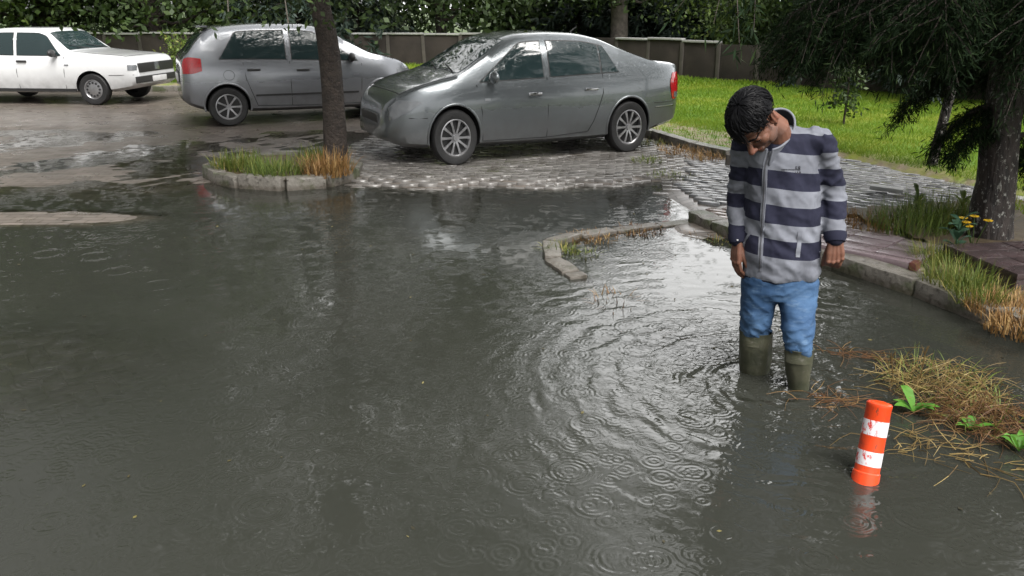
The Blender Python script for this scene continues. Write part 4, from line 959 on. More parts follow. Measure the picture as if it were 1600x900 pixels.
# small chest print
M_print = simple('black_print', (.012, .012, .02), (.016, .016, .024), 30, .7)
bm = bmesh.new()
def glyph(x0, y0, rows, cw=1.15, chh=1.15):
    for j, row in enumerate(rows):
        for i, ch in enumerate(row):
            if ch == '#':
                q = on(y0 + j * chh, x0 + i * cw, .0022)
                if q:
                    p, n = q; s = Vector((1, 0, 0)); s = (s - n * s.dot(n)).normalized(); v = n.cross(s); e = .55 * cw / 340
                    bm.faces.new([bm.verts.new(p + s * a * e + v * b * e * chh / cw) for a, b in ((-1.05, -1.05), (1.05, -1.05), (1.05, 1.05), (-1.05, 1.05))])
glyph(1243, 260.2, ['###..###', '#....#.#', '##...#.#', '#....###', '###...##'], .95, .85)
for k in range(17):
    glyph(1221.5 + k * 1.75, 264.2 + .02 * k, [['##', '#.', '##'], ['#.', '##', '#.'], ['##', '.#', '##'], ['.#', '##', '.#']][(k * 7) % 4], .62, .62)
glyph(1242.5, 268.4, ['#..##..###', '#..##..#.#', '#..##..###', '#..##..#..'], .9, .8)
bm_obj('chest_print', bm, M_print, jacket)
# stand-up collar, tilted forward with the bowed neck
cB, cF = P(1216, 178, 3.93), P(1200, 243, 3.715); cC = (cB + cF) / 2; aF = (cF - cB) / 2; aS = Vector((.092, .0, 0)); aN = aS.cross(aF).normalized(); aN = -aN if aN.z < 0 else aN
def cpt(th, fz, k=1.0): 
    fl = 1.06 - .10 * fz
    return cC + aF * math.cos(th) * fl * k + aS * math.sin(th) * fl * k + aN * (-.045 + .085 * fz) * (1 - .35 * (math.cos(th) > 0) * math.cos(th)) - Vector((0, 0, .02 * max(0, math.cos(th)) ** 4 * (1 - fz)))
T0, T1 = R(9), R(351)
for nm, k, mt in (('collar', 1.0, M_grey), ('collar_lining', .94, M_black)):
    bm = bmesh.new(); rows = []
    for j in range(7): rows.append([bm.verts.new(cpt(T0 + (T1 - T0) * i / 48, j / 6, k)) for i in range(49)])
    for a_, b_ in zip(rows[:-1], rows[1:]):
        for i in range(48): bm.faces.new((a_[i], a_[i + 1], b_[i + 1], b_[i]))
    bm_obj(nm, bm, mt, jacket, 180)
bm = bmesh.new(); tube(bm, [cpt(T0 + (T1 - T0) * i / 48, 1.0, .97) for i in range(49)], .0055, 8)
for th in (T0, T1): tube(bm, [cpt(th, j / 6, .97) for j in range(7)], .0055, 8)
bm_obj('collar_edge', bm, M_grey, jacket, 180)
# cuffs
for (sh, el, wr), tk in zip(ARM, (.92, 1)):
    d = (wr - el).normalized(); bm = bmesh.new(); s = d.orthogonal().normalized(); b = d.cross(s); p0 = wr - d * .038; p1 = wr + d * .006
    r0, r1 = .0515 * tk, .043 * tk
    loft(bm, [ring_at(p0, s * (r0 - .006), b * (r0 - .006)), ring_at(p0, s * r0, b * r0), ring_at(p0.lerp(p1, .5), s * r0 * .99, b * r0 * .99), ring_at(p1, s * r1, b * r1), ring_at(p1 - d * .004, s * .032, b * .032)], True)
    bm_obj('cuff', bm, M_navy, jacket, 50)
# watch-like dark strap with a pale stud on the right wrist
d = (wrR - elR).normalized(); bm = bmesh.new(); ellipsoid(bm, wrR - d * .02 + Vector((-.012, -.042, 0)), (.006, .004, .005), sub=2); bm_obj('cuff_button', bm, simple('pale_button', (.5, .5, .52)), jacket, 60)
# --- jeans
t = NT('wet_denim'); o = t.obj(); n1 = t.noise(o, 6, 5); n2 = t.noise(t.vmath('MULTIPLY', o, (1, 1, 3.5)), 18, 4); tw = t.noise(t.vmath('MULTIPLY', o, (1, 1, .25)), 420, 2)
c = t.mix(t.step(n1, .38, .68), (.028, .066, .135), (.062, .125, .225)); c = t.mix(t.step(n2, .5, .85), c, (.125, .195, .285)); c = t.mix(t.math('MULTIPLY', tw, .45), c, (.02, .06, .16))
M_denim = t.done(t.pbr(c, .8, 0, t.bump(t.math('ADD', tw, t.math('MULTIPLY', n2, 1.5)), .4, .003), .3))
bm = bmesh.new()
loft(bm, [px_ring(405, 1166, 1272, .11, 3.82), px_ring(430, 1163, 1275, .118, 3.82), px_ring(450, 1161, 1277, .115, 3.82), px_ring(462, 1168, 1272, .1, 3.82)])
loft(bm, [px_ring(py, l, r, b, Y, 24) for py, l, r, b, Y in ((435, 1160, 1218, .1, 3.83), (455, 1159, 1215, .098, 3.83), (480, 1158, 1209, .088, 3.835), (500, 1158, 1206, .083, 3.84), (512, 1159, 1203, .076, 3.845), (522, 1160, 1202, .068, 3.855), (535, 1163, 1199, .055, 3.86))])
loft(bm, [px_ring(py, l, r, b, Y, 24) for py, l, r, b, Y in ((435, 1216, 1277, .1, 3.81), (455, 1216, 1276, .098, 3.80), (485, 1219, 1273, .09, 3.75), (510, 1221, 1270, .083, 3.71), (528, 1223, 1269, .078, 3.69), (540, 1226, 1268, .07, 3.68), (548, 1229, 1266, .062, 3.68), (560, 1232, 1264, .05, 3.68))])
me = remesh(bm, .0062, 4, .5)
zk = P(1217, 520, 3.75).z; zt = P(1217, 440, 3.8).z
for v in me.vertices:
    p = v.co; low = max(0, min(1, (zt - p.z) / (zt - zk))); n = v.normal.copy(); side = 1 if p.x > P(1214, 480, 3.8).x else -1
    q = noise.noise(Vector((p.x * 10, p.y * 8, p.z * 17 + side * p.x * 15))) ; r_ = abs(noise.noise(Vector((p.x * 13 + 5, p.y * 9, p.z * 26 - side * p.x * 12))))
    v.co += n * ((.003 + .009 * low ** 1.5) * q - (.005 + .014 * low) * r_ + .001 * noise.noise(p * 70) + .002)
jeans = link('jeans', me, M_denim, man)
# --- rubber boots
t = NT('muddy_rubber'); o = t.obj(); c = t.mix(t.step(t.noise(o, 9, 5), .35, .65), (.042, .046, .028), (.075, .075, .05)); c = t.mix(t.step(t.noise(o, 30, 4), .6, .75), c, (.11, .105, .085))
M_boot = t.done(t.pbr(c, t.math('ADD', t.math('MULTIPLY', t.noise(o, 12, 3), .3), .22), 0, t.bump(t.noise(o, 18, 3, .5, 1.5), .6, .006), .5))
for rows, wl, fx in (([(517, 1156, 1208, .078, 3.855), (530, 1155, 1207, .078, 3.86), (555, 1155.5, 1205, .074, 3.88), (578, 1156, 1201, .068, 3.905)], wlR, -.05), ([(544, 1227, 1270, .066, 3.68), (556, 1227, 1269, .066, 3.685), (580, 1229, 1266, .06, 3.695), (605, 1232, 1263, .054, 3.705)], wlL, .02)):
    bm = bmesh.new(); rings = [px_ring(py, l, r, b, Y, 28, pw=.95) for py, l, r, b, Y in rows]
    c0 = sum((Vector(p) for p in rings[0]), Vector()) / 28
    inner = [c0 + (p - c0) * .93 + Vector((0, 0, .0)) for p in rings[0]]; innerlow = [p + Vector((0, 0, -.06)) for p in inner]
    cw = sum((Vector(p) for p in rings[-1]), Vector()) / 28; cw.z = 0
    lo = [ring_at(cw + Vector((0, 0, -.08)), (.05, 0, 0), (0, .055, 0), 28), ring_at(cw + Vector((fx * .3, -.03, -.13)), (.048, 0, 0), (0, .095, 0), 28), ring_at(cw + Vector((fx * .5, -.05, -.185)), (.047, 0, 0), (0, .135, 0), 28), ring_at(cw + Vector((fx * .5, -.05, -.2)), (.047, 0, 0), (0, .135, 0), 28)]
    allr = [innerlow, inner, [c0 + (p - c0) * 1.03 + Vector((0, 0, .006)) for p in rings[0]]] + rings + lo
    loft(bm, allr)
    for v in bm.verts:
        if v.co.z > .01: v.co += Vector((noise.noise(v.co * 22), noise.noise(v.co * 22 + Vector((9, 0, 0))), 0)) * .010
    bmesh.ops.recalc_face_normals(bm, faces=bm.faces)
    bmesh.ops.subdivide_edges(bm, edges=bm.edges[:], cuts=1, use_grid_fill=True, smooth=.6)
    bm_obj('boot', bm, M_boot, man, 50)
# ------------------------------------------------------------------ cars
def paint(name, c, flake=.25, rough=.3, metal=.55, dirt=(.08, .075, .07)):
    t = NT(name); o = t.obj(); z = t.n('ShaderNodeSeparateXYZ'); t.l(o, z.inputs[0])
    n = t.noise(o, 900, 2); base = t.mix(t.math('MULTIPLY', n, flake), c, tuple(min(1, x * 1.5) for x in c))
    d = t.math('MULTIPLY', t.math('SUBTRACT', 1.0, t.step(z.outputs[2], .25, .75)), t.math('MULTIPLY', t.noise(o, 5, 5), .8))
    base = t.mix(d, base, dirt); w = t.step(t.noise(o, 45, 3), .62, .66)
    return t.done(t.pbr(base, t.math('ADD', t.math('MULTIPLY', d, .5), rough), metal, t.bump(w, .3, .003), .5, 1.0))
M_glass = None
t = NT('car_glass'); lw = t.n('ShaderNodeTexCoord').outputs['Object']
b = t.pbr((.018, .032, .034), .03, 0, t.bump(t.step(t.noise(lw, 50, 3), .62, .68), .15, .002), .9); M_glass = t.done(b)
M_tyre = simple('tyre_rubber', (.012, .012, .013), (.02, .02, .02), 30, .55, bump=.3, bscale=80)
M_rim = simple('alloy_rim', (.42, .42, .43), (.3, .3, .31), 10, .3, metal=.8)
M_hub = simple('dark_hub', (.02, .02, .022), (.03, .03, .03), 10, .5)
M_well = simple('wheel_well', (.008, .008, .009), (.012, .012, .012), 10, .9)
M_trim = simple('black_trim', (.02, .02, .021), (.03, .03, .03), 20, .5)
M_seam = simple('door_gap', (.01, .01, .011), (.012, .012, .012), 20, .7)
M_chrome = simple('chrome', (.6, .6, .62), (.5, .5, .52), 10, .15, metal=1)
M_red = simple('red_lamp_lens', (.45, .008, .012), (.3, .005, .01), 60, .12, coat=1)
M_clearl = simple('clear_lamp_lens', (.2, .21, .22), (.12, .13, .14), 9, .08, metal=.2, coat=1)
M_plate = simple('plate_white', (.7, .7, .7), (.6, .6, .6), 10, .4)
def pchip(pts):
    X = np.array([p[0] for p in pts], float); Y = np.array([p[1] for p in pts], float); h = np.diff(X); d = np.diff(Y) / h; m = np.zeros(len(X))
    for i in range(1, len(X) - 1):
        if d[i - 1] * d[i] > 0: w1 = 2 * h[i] + h[i - 1]; w2 = h[i] + 2 * h[i - 1]; m[i] = (w1 + w2) / (w1 / d[i - 1] + w2 / d[i])
    m[0], m[-1] = d[0], d[-1]
    def f(x):
        x = np.clip(x, X[0], X[-1]); i = np.clip(np.searchsorted(X, x) - 1, 0, len(X) - 2); t = (x - X[i]) / h[i]
        return (2 * t ** 3 - 3 * t ** 2 + 1) * Y[i] + (t ** 3 - 2 * t ** 2 + t) * h[i] * m[i] + (-2 * t ** 3 + 3 * t ** 2) * Y[i + 1] + (t ** 3 - t ** 2) * h[i] * m[i + 1]
    return lambda x: float(f(np.array(x)))
class Car:
    def __init__(s, S):
        s.S = S; s.top = pchip(S['top']); s.belt_ = pchip(S['belt']); s.bot = pchip(S['bot']); s.wid = pchip(S['wid']); s.x0, s.x1 = S['top'][0][0], S['top'][-1][0]
    def belt(s, x): return min(s.belt_(x), s.top(x) - .025)
    def sec(s, x):
        S = s.S; w = s.wid(x); zb = s.bot(x); tp = s.top(x); be = max(zb + .1, s.belt(x)); k = min(1, max(0, (tp - be) / .45)); hh = be - zb; box_ = S.get('box', 0)
        wr = w * (.955 - (S['tumble'] + .0) * k); e = .03 * (1 - k) + .06 * k
        return [(0, zb), (w * .86, zb), (w * .955, zb + .05 * min(1, hh / .3)), (w * .985, zb + hh * .28), (w, zb + hh * .52), (w * .995, zb + hh * .7), (w * .985, zb + hh * .88), (w * .955, be),
                (w * .955 + (wr - w * .955) * .3 + .008 * k, be + (tp - be) * .3), (w * .955 + (wr - w * .955) * .62 + .010 * k, be + (tp - be) * .6), (wr, be + (tp - be) * (.87 if k > .3 else .75)), (wr * .9, tp - .02 * k - .006), (wr * .6, tp - .004), (0, tp + .0)]
    def side(s, x, z):
        q = s.sec(x)[2:12]
        for (y0, z0), (y1, z1) in zip(q[:-1], q[1:]):
            if z0 <= z <= z1: return y0 + (y1 - y0) * (z - z0) / max(1e-6, z1 - z0)
        return q[-1][0] if z > q[-1][1] else q[0][0]
    def topz(s, x, y):
        q = s.sec(x)[10:]; y = abs(y)
        for (y0, z0), (y1, z1) in zip(q[:-1], q[1:]):
            if y1 <= y <= y0: return z1 + (z0 - z1) * (y - y1) / max(1e-6, y0 - y1)
        return q[0][1]
    def body(s, mat, root):
        bm = bmesh.new(); n = 88; xs = [s.x0 + (s.x1 - s.x0) * (.5 - .5 * math.cos(math.pi * i / n)) * 1.0 for i in range(n + 1)]
        rings = []
        for x in xs:
            q = s.sec(x); rings.append([Vector((x, y, z)) for y, z in q] + [Vector((x, -y, z)) for y, z in reversed(q[1:-1])])
        loft(bm, rings); bmesh.ops.recalc_face_normals(bm, faces=bm.faces)
        me = bpy.data.meshes.new('body'); bm.to_mesh(me); bm.free(); me.materials.append(mat)
        cb = bmesh.new()
        for ax in s.S['axles']:
            for sd in (-1, 1):
                r = s.S['wr'] + s.S.get('arch', .045); bmesh.ops.create_cone(cb, segments=40, radius1=r, radius2=r, depth=.42, cap_ends=True, matrix=Matrix.Translation((ax, sd * (s.S['W'] / 2 - .11), s.S['wr'] + .01)) @ Matrix.Rotation(R(90), 4, 'X'))
        me = boolean(me, cb, M_well)
        me.polygons.foreach_set('use_smooth', [True] * len(me.polygons)); me.set_sharp_from_angle(angle=R(38))
        return link('body', me, None, root)
    def patch(s, name, lo, hi, x0, x1, sd, mat, par, off=.005, nx=16, nz=5, thick=.012):
        """a panel lying on the flank between the curves lo(x) and hi(x)"""
        bm = bmesh.new(); G_ = []
        for i in range(nx + 1):
            x = x0 + (x1 - x0) * i / nx; a, b_ = lo(x), hi(x); b_ = max(b_, a + .001); G_.append([bm.verts.new((x, sd * (s.side(x, a + (b_ - a) * j / nz) + off), a + (b_ - a) * j / nz)) for j in range(nz + 1)])
        for a, b_ in zip(G_[:-1], G_[1:]):
            for j in range(nz): bm.faces.new((a[j], b_[j], b_[j + 1], a[j + 1]))
        r = bmesh.ops.extrude_face_region(bm, geom=bm.faces[:]); 
        for v in [v for v in r['geom'] if isinstance(v, bmesh.types.BMVert)]: v.co.y -= sd * thick
        return bm_obj(name, bm, mat, par, 35)
    def line(s, name, pts, sd, mat, par, w=.006, off=.003):
        bm = bmesh.new(); pts = [Vector((x, sd * (s.side(x, z) + off), z)) for x, z in pts]; tube(bm, pts, w / 2, 5, rounded=False); return bm_obj(name, bm, mat, par, 60)
    def screen(s, name, x0, x1, w0, w1, mat, par, off=.006, n=12):
        """front or rear window on the centre surface, x0 the lower edge"""
        bm = bmesh.new(); G_ = []
        for i in range(n + 1):
            f = i / n; x = x0 + (x1 - x0) * f; w = w0 + (w1 - w0) * f; dz = s.top(x + .01) - s.top(x - .01); nn = Vector((-dz, 0, .02)).normalized()
            G_.append([bm.verts.new(Vector((x, w * (-1 + 2 * j / 12), s.topz(x, w * (-1 + 2 * j / 12)))) + nn * off) for j in range(13)])
        for a, b_ in zip(G_[:-1], G_[1:]):
            for j in range(12): bm.faces.new((a[j], b_[j], b_[j + 1], a[j + 1]))
        r = bmesh.ops.extrude_face_region(bm, geom=bm.faces[:])
        for v in [v for v in r['geom'] if isinstance(v, bmesh.types.BMVert)]: v.co.z -= .014
        return bm_obj(name, bm, mat, par, 35)
def wheel(root, x, y, r, w, spokes, sd, rimr, style='alloy'):
    wh = empty('wheel', (x, y, r)); wh.parent = root
    def lathe(prof, n=48):
        bm = bmesh.new(); rings = []
        for k in range(n): a = 2 * math.pi * k / n; rings.append([bm.verts.new((math.cos(a) * rr, yy * sd, math.sin(a) * rr)) for rr, yy in prof])
        for k in range(n):
            a, b_ = rings[k], rings[(k + 1) % n]
            for j in range(len(prof) - 1): bm.faces.new((a[j], b_[j], b_[j + 1], a[j + 1]))
        return bm
    h = w / 2
    bm_obj('tyre', lathe([(rimr, -h), (r * .9, -h), (r * .985, -h * .8), (r, -h * .3), (r, h * .3), (r * .985, h * .78), (r * .93, h * .98), (rimr * 1.08, h), (rimr, h * .92), (rimr, h * .5)]), M_tyre, wh, 40)
    bm = lathe([(rimr * 1.0, h * .93), (rimr * .95, h * .96), (rimr * .9, h * .85), (rimr * .88, h * .3)])
    if style == 'alloy':
        for k in range(spokes):
            a = 2 * math.pi * k / spokes; rot = Matrix.Rotation(a, 3, 'Y')
            vs = []
            for rr, ww in ((rimr * .16, .030), (rimr * .55, .022), (rimr * .92, .034)):
                for yy in (h * .72, h * .9 - .01 * (rr < rimr * .3)): vs.append([rot @ Vector((rr, yy * sd, -ww / 2)), rot @ Vector((rr, yy * sd, ww / 2))])
            V = [[bm.verts.new(p) for p in q] for q in vs]
            for i in (0, 2):
                a0, a1, b0, b1 = V[i], V[i + 1], V[i + 2], V[i + 3]
                bm.faces.new((a1[0], b1[0], b1[1], a1[1])); bm.faces.new((a0[0], b0[0], b1[0], a1[0])); bm.faces.new((a0[1], a1[1], b1[1], b0[1]))
        bmesh.ops.create_cone(bm, segments=20, radius1=rimr * .2, radius2=rimr * .17, depth=.03, cap_ends=True, matrix=Matrix.Translation((0, h * .82 * sd, 0)) @ Matrix.Rotation(R(-90) * sd, 4, 'X'))
    else:
        bmesh.ops.create_cone(bm, segments=40, radius1=rimr * .95, radius2=rimr * .3, depth=.03, cap_ends=True, matrix=Matrix.Translation((0, h * .8 * sd, 0)) @ Matrix.Rotation(R(-90) * sd, 4, 'X'))
    bm_obj('rim', bm, M_rim, wh, 35)
    bm = bmesh.new(); bmesh.ops.create_cone(bm, segments=32, radius1=rimr * .97, radius2=rimr * .97, depth=.02, cap_ends=True, matrix=Matrix.Translation((0, h * .25 * sd, 0)) @ Matrix.Rotation(R(90), 4, 'X'))
    if style != 'alloy':
        for k in range(spokes):
            a = 2 * math.pi * k / spokes; bmesh.ops.create_cone(bm, segments=10, radius1=.02, radius2=.02, depth=.012, cap_ends=True, matrix=Matrix.Translation((math.cos(a) * rimr * .68, h * .86 * sd, math.sin(a) * rimr * .68)) @ Matrix.Rotation(R(90), 4, 'X'))
    bm_obj('hub', bm, M_hub, wh, 40); return wh
def build_car(S, root):
    c = Car(S); body = c.body(S['paint'], root); W = S['W']
    for ax in S['axles']:
        for sd in (-1, 1): wheel(root, ax, sd * (W / 2 - S.get('ww', .2) / 2 - .012), S['wr'], S.get('ww', .2), S['spokes'], sd, S['rim'], S.get('style', 'alloy'))
    for sd in (-1, 1):
        sl, fr = S['roofgap'], S['winlow']
        for nm, a, b_, la, lb in S['windows']:          # x range at the foot, slants of the rear and front edges
            def hi(x, a=a, b_=b_, la=la, lb=lb):
                z = c.top(x) - sl; zb = c.belt(x) + fr
                if la: z = min(z, zb + max(0, (x - a)) * la)
                if lb: z = min(z, zb + max(0, (b_ - x)) * lb)
                return z
            fo = c.patch('window', lambda x: c.belt(x) + fr - .012, lambda x: hi(x) + .012, a - .012, b_ + .012, sd, M_trim, root, off=.003, nx=24)
            c.patch('pane', lambda x: c.belt(x) + fr, hi, a, b_, sd, M_glass, fo, off=.007, nx=24)
        for pts in S['seams']: c.line('door_seam', pts, sd, M_seam, root, .010, .0025)
        for hx, hz in S['handles']:
            bm = bmesh.new(); y = c.side(hx, hz); box(bm, (hx, sd * (y + .018), hz), (.2, .03, .036), bev=.012); bm_obj('door_handle', bm, S['handlemat'], root, 40)
        mx, mz = S['mirror']; bm = bmesh.new(); y = c.side(mx, mz); ellipsoid(bm, (mx + .02, sd * (y + .12), mz + .05), (.055, .105, .07)); box(bm, (mx + .03, sd * (y + .02), mz), (.06, .12, .035), bev=.01); bm_obj('mirror', bm, S['mirrormat'], root, 60)
        for m0, m1, z0, z1, mt, nm in S.get('mould', ()): c.patch(nm, lambda x: z0, lambda x: z1, m0, m1, sd, mt, root, off=.012, nx=12, nz=3)
        # wheel arch lips
        if S.get('lip'):
            for ax in S['axles']:
                bm = bmesh.new(); r = S['wr'] + .05; pts = []
                for k in range(25):
                    a = R(-12 + 204 * k / 24); x = ax + r * math.cos(a); z = S['wr'] + .01 + r * math.sin(a); pts.append((x, sd * (c.side(x, max(z, c.bot(x) + .06)) - .004), z))
                tube(bm, pts, .017, 8, rounded=False); bm_obj('arch_lip', bm, S['paint'], root, 60)
        for nm, pts, mt in S['lamps']:                  # outline polygons on the flank (x, z)
            lo = pchip(sorted(pts[0])); hi2 = pchip(sorted(pts[1])); xs = [p[0] for p in pts[0]]; c.patch(nm, lo, hi2, min(xs), max(xs), sd, mt, root, off=.008, nx=14, thick=.03)
    # bonnet and boot shut lines, wipers, side repeaters, fuel flap
    xb = S['screens'][0][1] + .04; xf = c.x1 - .22
    def onto(x, y): return Vector((x, y, c.topz(x, y) + .002))
    for sd in (-1, 1):
        bm = bmesh.new(); tube(bm, [onto(xb + (xf - xb) * k / 12, sd * (c.wid(xb + (xf - xb) * k / 12) * .84)) for k in range(13)], .004, 5, rounded=False); bm_obj('bonnet_gap', bm, M_seam, root, 60)
    bm = bmesh.new(); tube(bm, [onto(xf, c.wid(xf) * .84 * (-1 + k / 6)) for k in range(13)], .004, 5, rounded=False); bm_obj('bonnet_edge', bm, M_seam, root, 60)
    for y0, y1 in ((.55, .02), (-.05, -.5)):
        bm = bmesh.new(); a_ = S['screens'][0]; pts = [onto(a_[1] + .02, y0), onto(a_[1] - .04, (y0 + y1) / 2), onto(a_[1] - .1, y1)]; tube(bm, [p + Vector((0, 0, .018)) for p in pts], [.009, .007, .005], 5); bm_obj('wiper', bm, M_trim, root, 60)
    for sd in (-1, 1):
        ax = S['axles'][1]; c.patch('side_repeater', lambda x: .72, lambda x: .745, ax - .50, ax - .42, sd, M_clearl, root, off=.008, nx=4, nz=2)
        z0 = S['wr'] * 2 + .12; c.line('bumper_gap', [(c.x1 - .06, .56), (c.x1 - .3, .555), (S['axles'][1] + S['wr'] + .06, .55)], sd, M_seam, root, .009, .002)
    fx = S['axles'][0] + .05; fz = S['wr'] * 2 + .18; c.line('fuel_flap', [(fx + .08 * math.cos(k * math.pi / 8), fz + .075 * math.sin(k * math.pi / 8)) for k in range(17)], -1, M_seam, root, .006, .001)
    for nm, x0, x1, w0, w1 in S['screens']: c.screen(nm, x0, x1, w0, w1, M_glass, root)
    for nm, cx, sy, sz, cz, mt, tilt in S['ends']:      # things on the front and rear face: name, x, width, height, z, material
        bm = bmesh.new(); box(bm, (cx, 0, cz), (.03, sy, sz), bev=.006, rot=Matrix.Rotation(tilt, 3, 'Y')); bm_obj(nm, bm, mt, root, 40)
    return c
# --- grey saloon behind the man
SED = dict(W=1.76, wr=.318, rim=.215, ww=.205, spokes=10, axles=(-1.30, 1.40), tumble=.21, roofgap=.105, winlow=.03, lip=True, paint=paint('grey_metallic_paint', (.15, .165, .175), .25, .24, .65),
    top=[(-2.29, .62), (-2.28, .82), (-2.255, 1.0), (-2.19, 1.065), (-1.95, 1.095), (-1.72, 1.12), (-1.5, 1.185), (-1.2, 1.285), (-.85, 1.40), (-.5, 1.448), (-.1, 1.46), (.3, 1.448), (.58, 1.385), (.95, 1.2), (1.32, 1.02), (1.6, .96), (1.95, .87), (2.2, .74), (2.28, .6), (2.3, .48)],
    belt=[(-2.29, .58), (-2.2, .965), (-1.9, .975), (-1.2, .965), (0, .93), (1.0, .90), (1.5, .87), (2.0, .76), (2.3, .42)],
    bot=[(-2.29, .42), (-2.2, .34), (-1.9, .29), (-1.5, .21), (0, .19), (1.5, .2), (2.0, .22), (2.3, .3)],
    wid=[(-2.29, .60), (-2.24, .70), (-2.1, .79), (-1.8, .845), (-1.3, .873), (0, .88), (1.3, .872), (1.8, .83), (2.1, .74), (2.25, .6), (2.3, .5)],
    windows=[('w', -1.10, -.84, 1.5, None), ('w', -.81, -.02, None, None), ('w', .09, 1.02, None, .62)],
    seams=[[(-.84, .97), (-.84, .75), (-.78, .6), (-.70, .42), (-.62, .3)], [(.035, .96), (.035, .6), (.035, .26)], [(1.08, .9), (1.02, .6), (1.0, .26)], [(-.62, .3), (0, .262), (1.0, .262)]],
    handles=[(-.64, .80), (.24, .775)], handlemat=M_chrome, mirror=(.86, .93), mirrormat=None, mould=[],
    lamps=[('tail_lamp', ([(-2.26, .70), (-2.18, .66), (-2.08, .63), (-2.02, .80)], [(-2.26, .93), (-2.18, .96), (-2.08, .955), (-2.02, .86)]), M_red), ('headlamp', ([(1.85, .72), (2.1, .58), (2.22, .52)], [(1.85, .74), (2.1, .75), (2.22, .66)]), M_clearl)],
    screens=[('windscreen', 1.28, .56, .68, .58), ('rear_window', -1.62, -.78, .62, .55)],
    ends=[('number_plate', -2.3, .5, .11, .58, M_plate, -.05), ('front_grille', 2.295, .7, .1, .52, M_trim, .1)])
SED['mirrormat'] = SED['paint']
yaw = R(180 + 24); wheel_at = G(976, 237, .045); loc = Vector((wheel_at.x, wheel_at.y, .045)); off = Matrix.Rotation(yaw, 3, 'Z') @ Vector((-1.30 * .85, .78, 0))
car = empty('saloon_car', loc - off, yaw); car.scale = (.85, 1, 1); tag(car, 'grey four-door saloon on the wet pavers behind the man, its tail at the kerb', 'car')
cc = build_car(SED, car)
for sd in (-1, 1):
    cc.patch('reversing_lamp', lambda x: .655, lambda x: .72, -2.265, -2.10, sd, M_clearl, car, off=.012, nx=8, thick=.03)
    cc.line('bumper_seam', [(-2.26, .62), (-2.1, .605), (-1.9, .60), (-1.72, .60)], sd, M_seam, car, .01, .001)
    cc.line('bumper_strip', [(-2.27, .57), (-2.1, .555), (-1.9, .55), (-1.74, .55)], sd, M_chrome, car, .016, .004)
bm = bmesh.new(); tube(bm, [(-.7, .2, 1.44), (-.8, .2, 1.5)], [.012, .004], 6); bm_obj('aerial', bm, M_trim, car, 60)
# --- silver hatchback by the planter
HAT = dict(W=1.68, wr=.295, rim=.195, ww=.185, spokes=7, axles=(-1.22, 1.25), tumble=.19, roofgap=.11, winlow=.03, lip=True, paint=paint('silver_metallic_paint', (.24, .25, .27), .25, .26, .65),
    top=[(-1.86, .60), (-1.85, .85), (-1.82, 1.0), (-1.72, 1.12), (-1.55, 1.34), (-1.42, 1.44), (-1.2, 1.485), (-.6, 1.52), (0, 1.51), (.35, 1.45), (.75, 1.25), (1.1, 1.06), (1.4, .99), (1.65, .89), (1.82, .72), (1.88, .5)],
    belt=[(-1.86, .52), (-1.8, .93), (-1.2, .98), (0, .95), (.9, .91), (1.3, .88), (1.6, .76), (1.88, .42)],
    bot=[(-1.86, .40), (-1.75, .32), (-1.4, .23), (0, .2), (1.3, .21), (1.7, .25), (1.88, .32)],
    wid=[(-1.86, .66), (-1.8, .735), (-1.65, .79), (-1.3, .83), (0, .84), (1.2, .832), (1.5, .79), (1.75, .68), (1.88, .5)],
    windows=[('w', -1.28, -.30, 1.5, None), ('w', -.20, .83, None, .62)],
    seams=[[(-.95, .95), (-.92, .7), (-.85, .5), (-.78, .3)], [(-.25, .96), (-.25, .6), (-.25, .28)], [(.9, .9), (.88, .6), (.86, .28)], [(-.78, .3), (0, .275), (.86, .28)]],
    handles=[(-.80, .84), (-.05, .82)], handlemat=None, mirror=(.7, .95), mirrormat=M_trim, mould=[(-.8, .82, .44, .47, M_trim, 'side_moulding')],
    lamps=[('tail_lamp', ([(-1.83, .80), (-1.72, .80), (-1.55, .84)], [(-1.83, 1.0), (-1.72, 1.04), (-1.55, 1.02)]), M_red), ('headlamp', ([(1.5, .72), (1.7, .64), (1.81, .58)], [(1.5, .8), (1.7, .8), (1.81, .68)]), M_clearl)],
    screens=[('windscreen', 1.06, .4, .66, .56), ('rear_window', -1.74, -1.47, .58, .52)],
    ends=[('number_plate', -1.87, .5, .11, .72, M_plate, 0), ('plate_recess', -1.856, .62, .17, .73, M_trim, 0), ('front_grille', 1.87, .6, .1, .5, M_trim, .1)])
HAT['handlemat'] = M_trim
car = empty('hatchback_car', (XD(470, 14.3), 14.3, .03), R(24)); tag(car, 'silver five-door hatchback seen from behind, nose towards the planter tree', 'car')
cc = build_car(HAT, car)
bm = bmesh.new(); tube(bm, [(-1.83, .05, 1.06), (-1.72, -.1, 1.17), (-1.62, -.28, 1.28)], [.012, .009, .006], 6); bm_obj('rear_wiper', bm, M_trim, car, 60)
bm = bmesh.new(); box(bm, (-1.46, 0, 1.475), (.16, 1.05, .03), bev=.012); bm_obj('rear_spoiler', bm, HAT['paint'], car, 40)
bm = bmesh.new(); ellipsoid(bm, (-1.853, 0, .9), (.012, .04, .035), sub=2); bm_obj('badge', bm, M_chrome, car, 60)
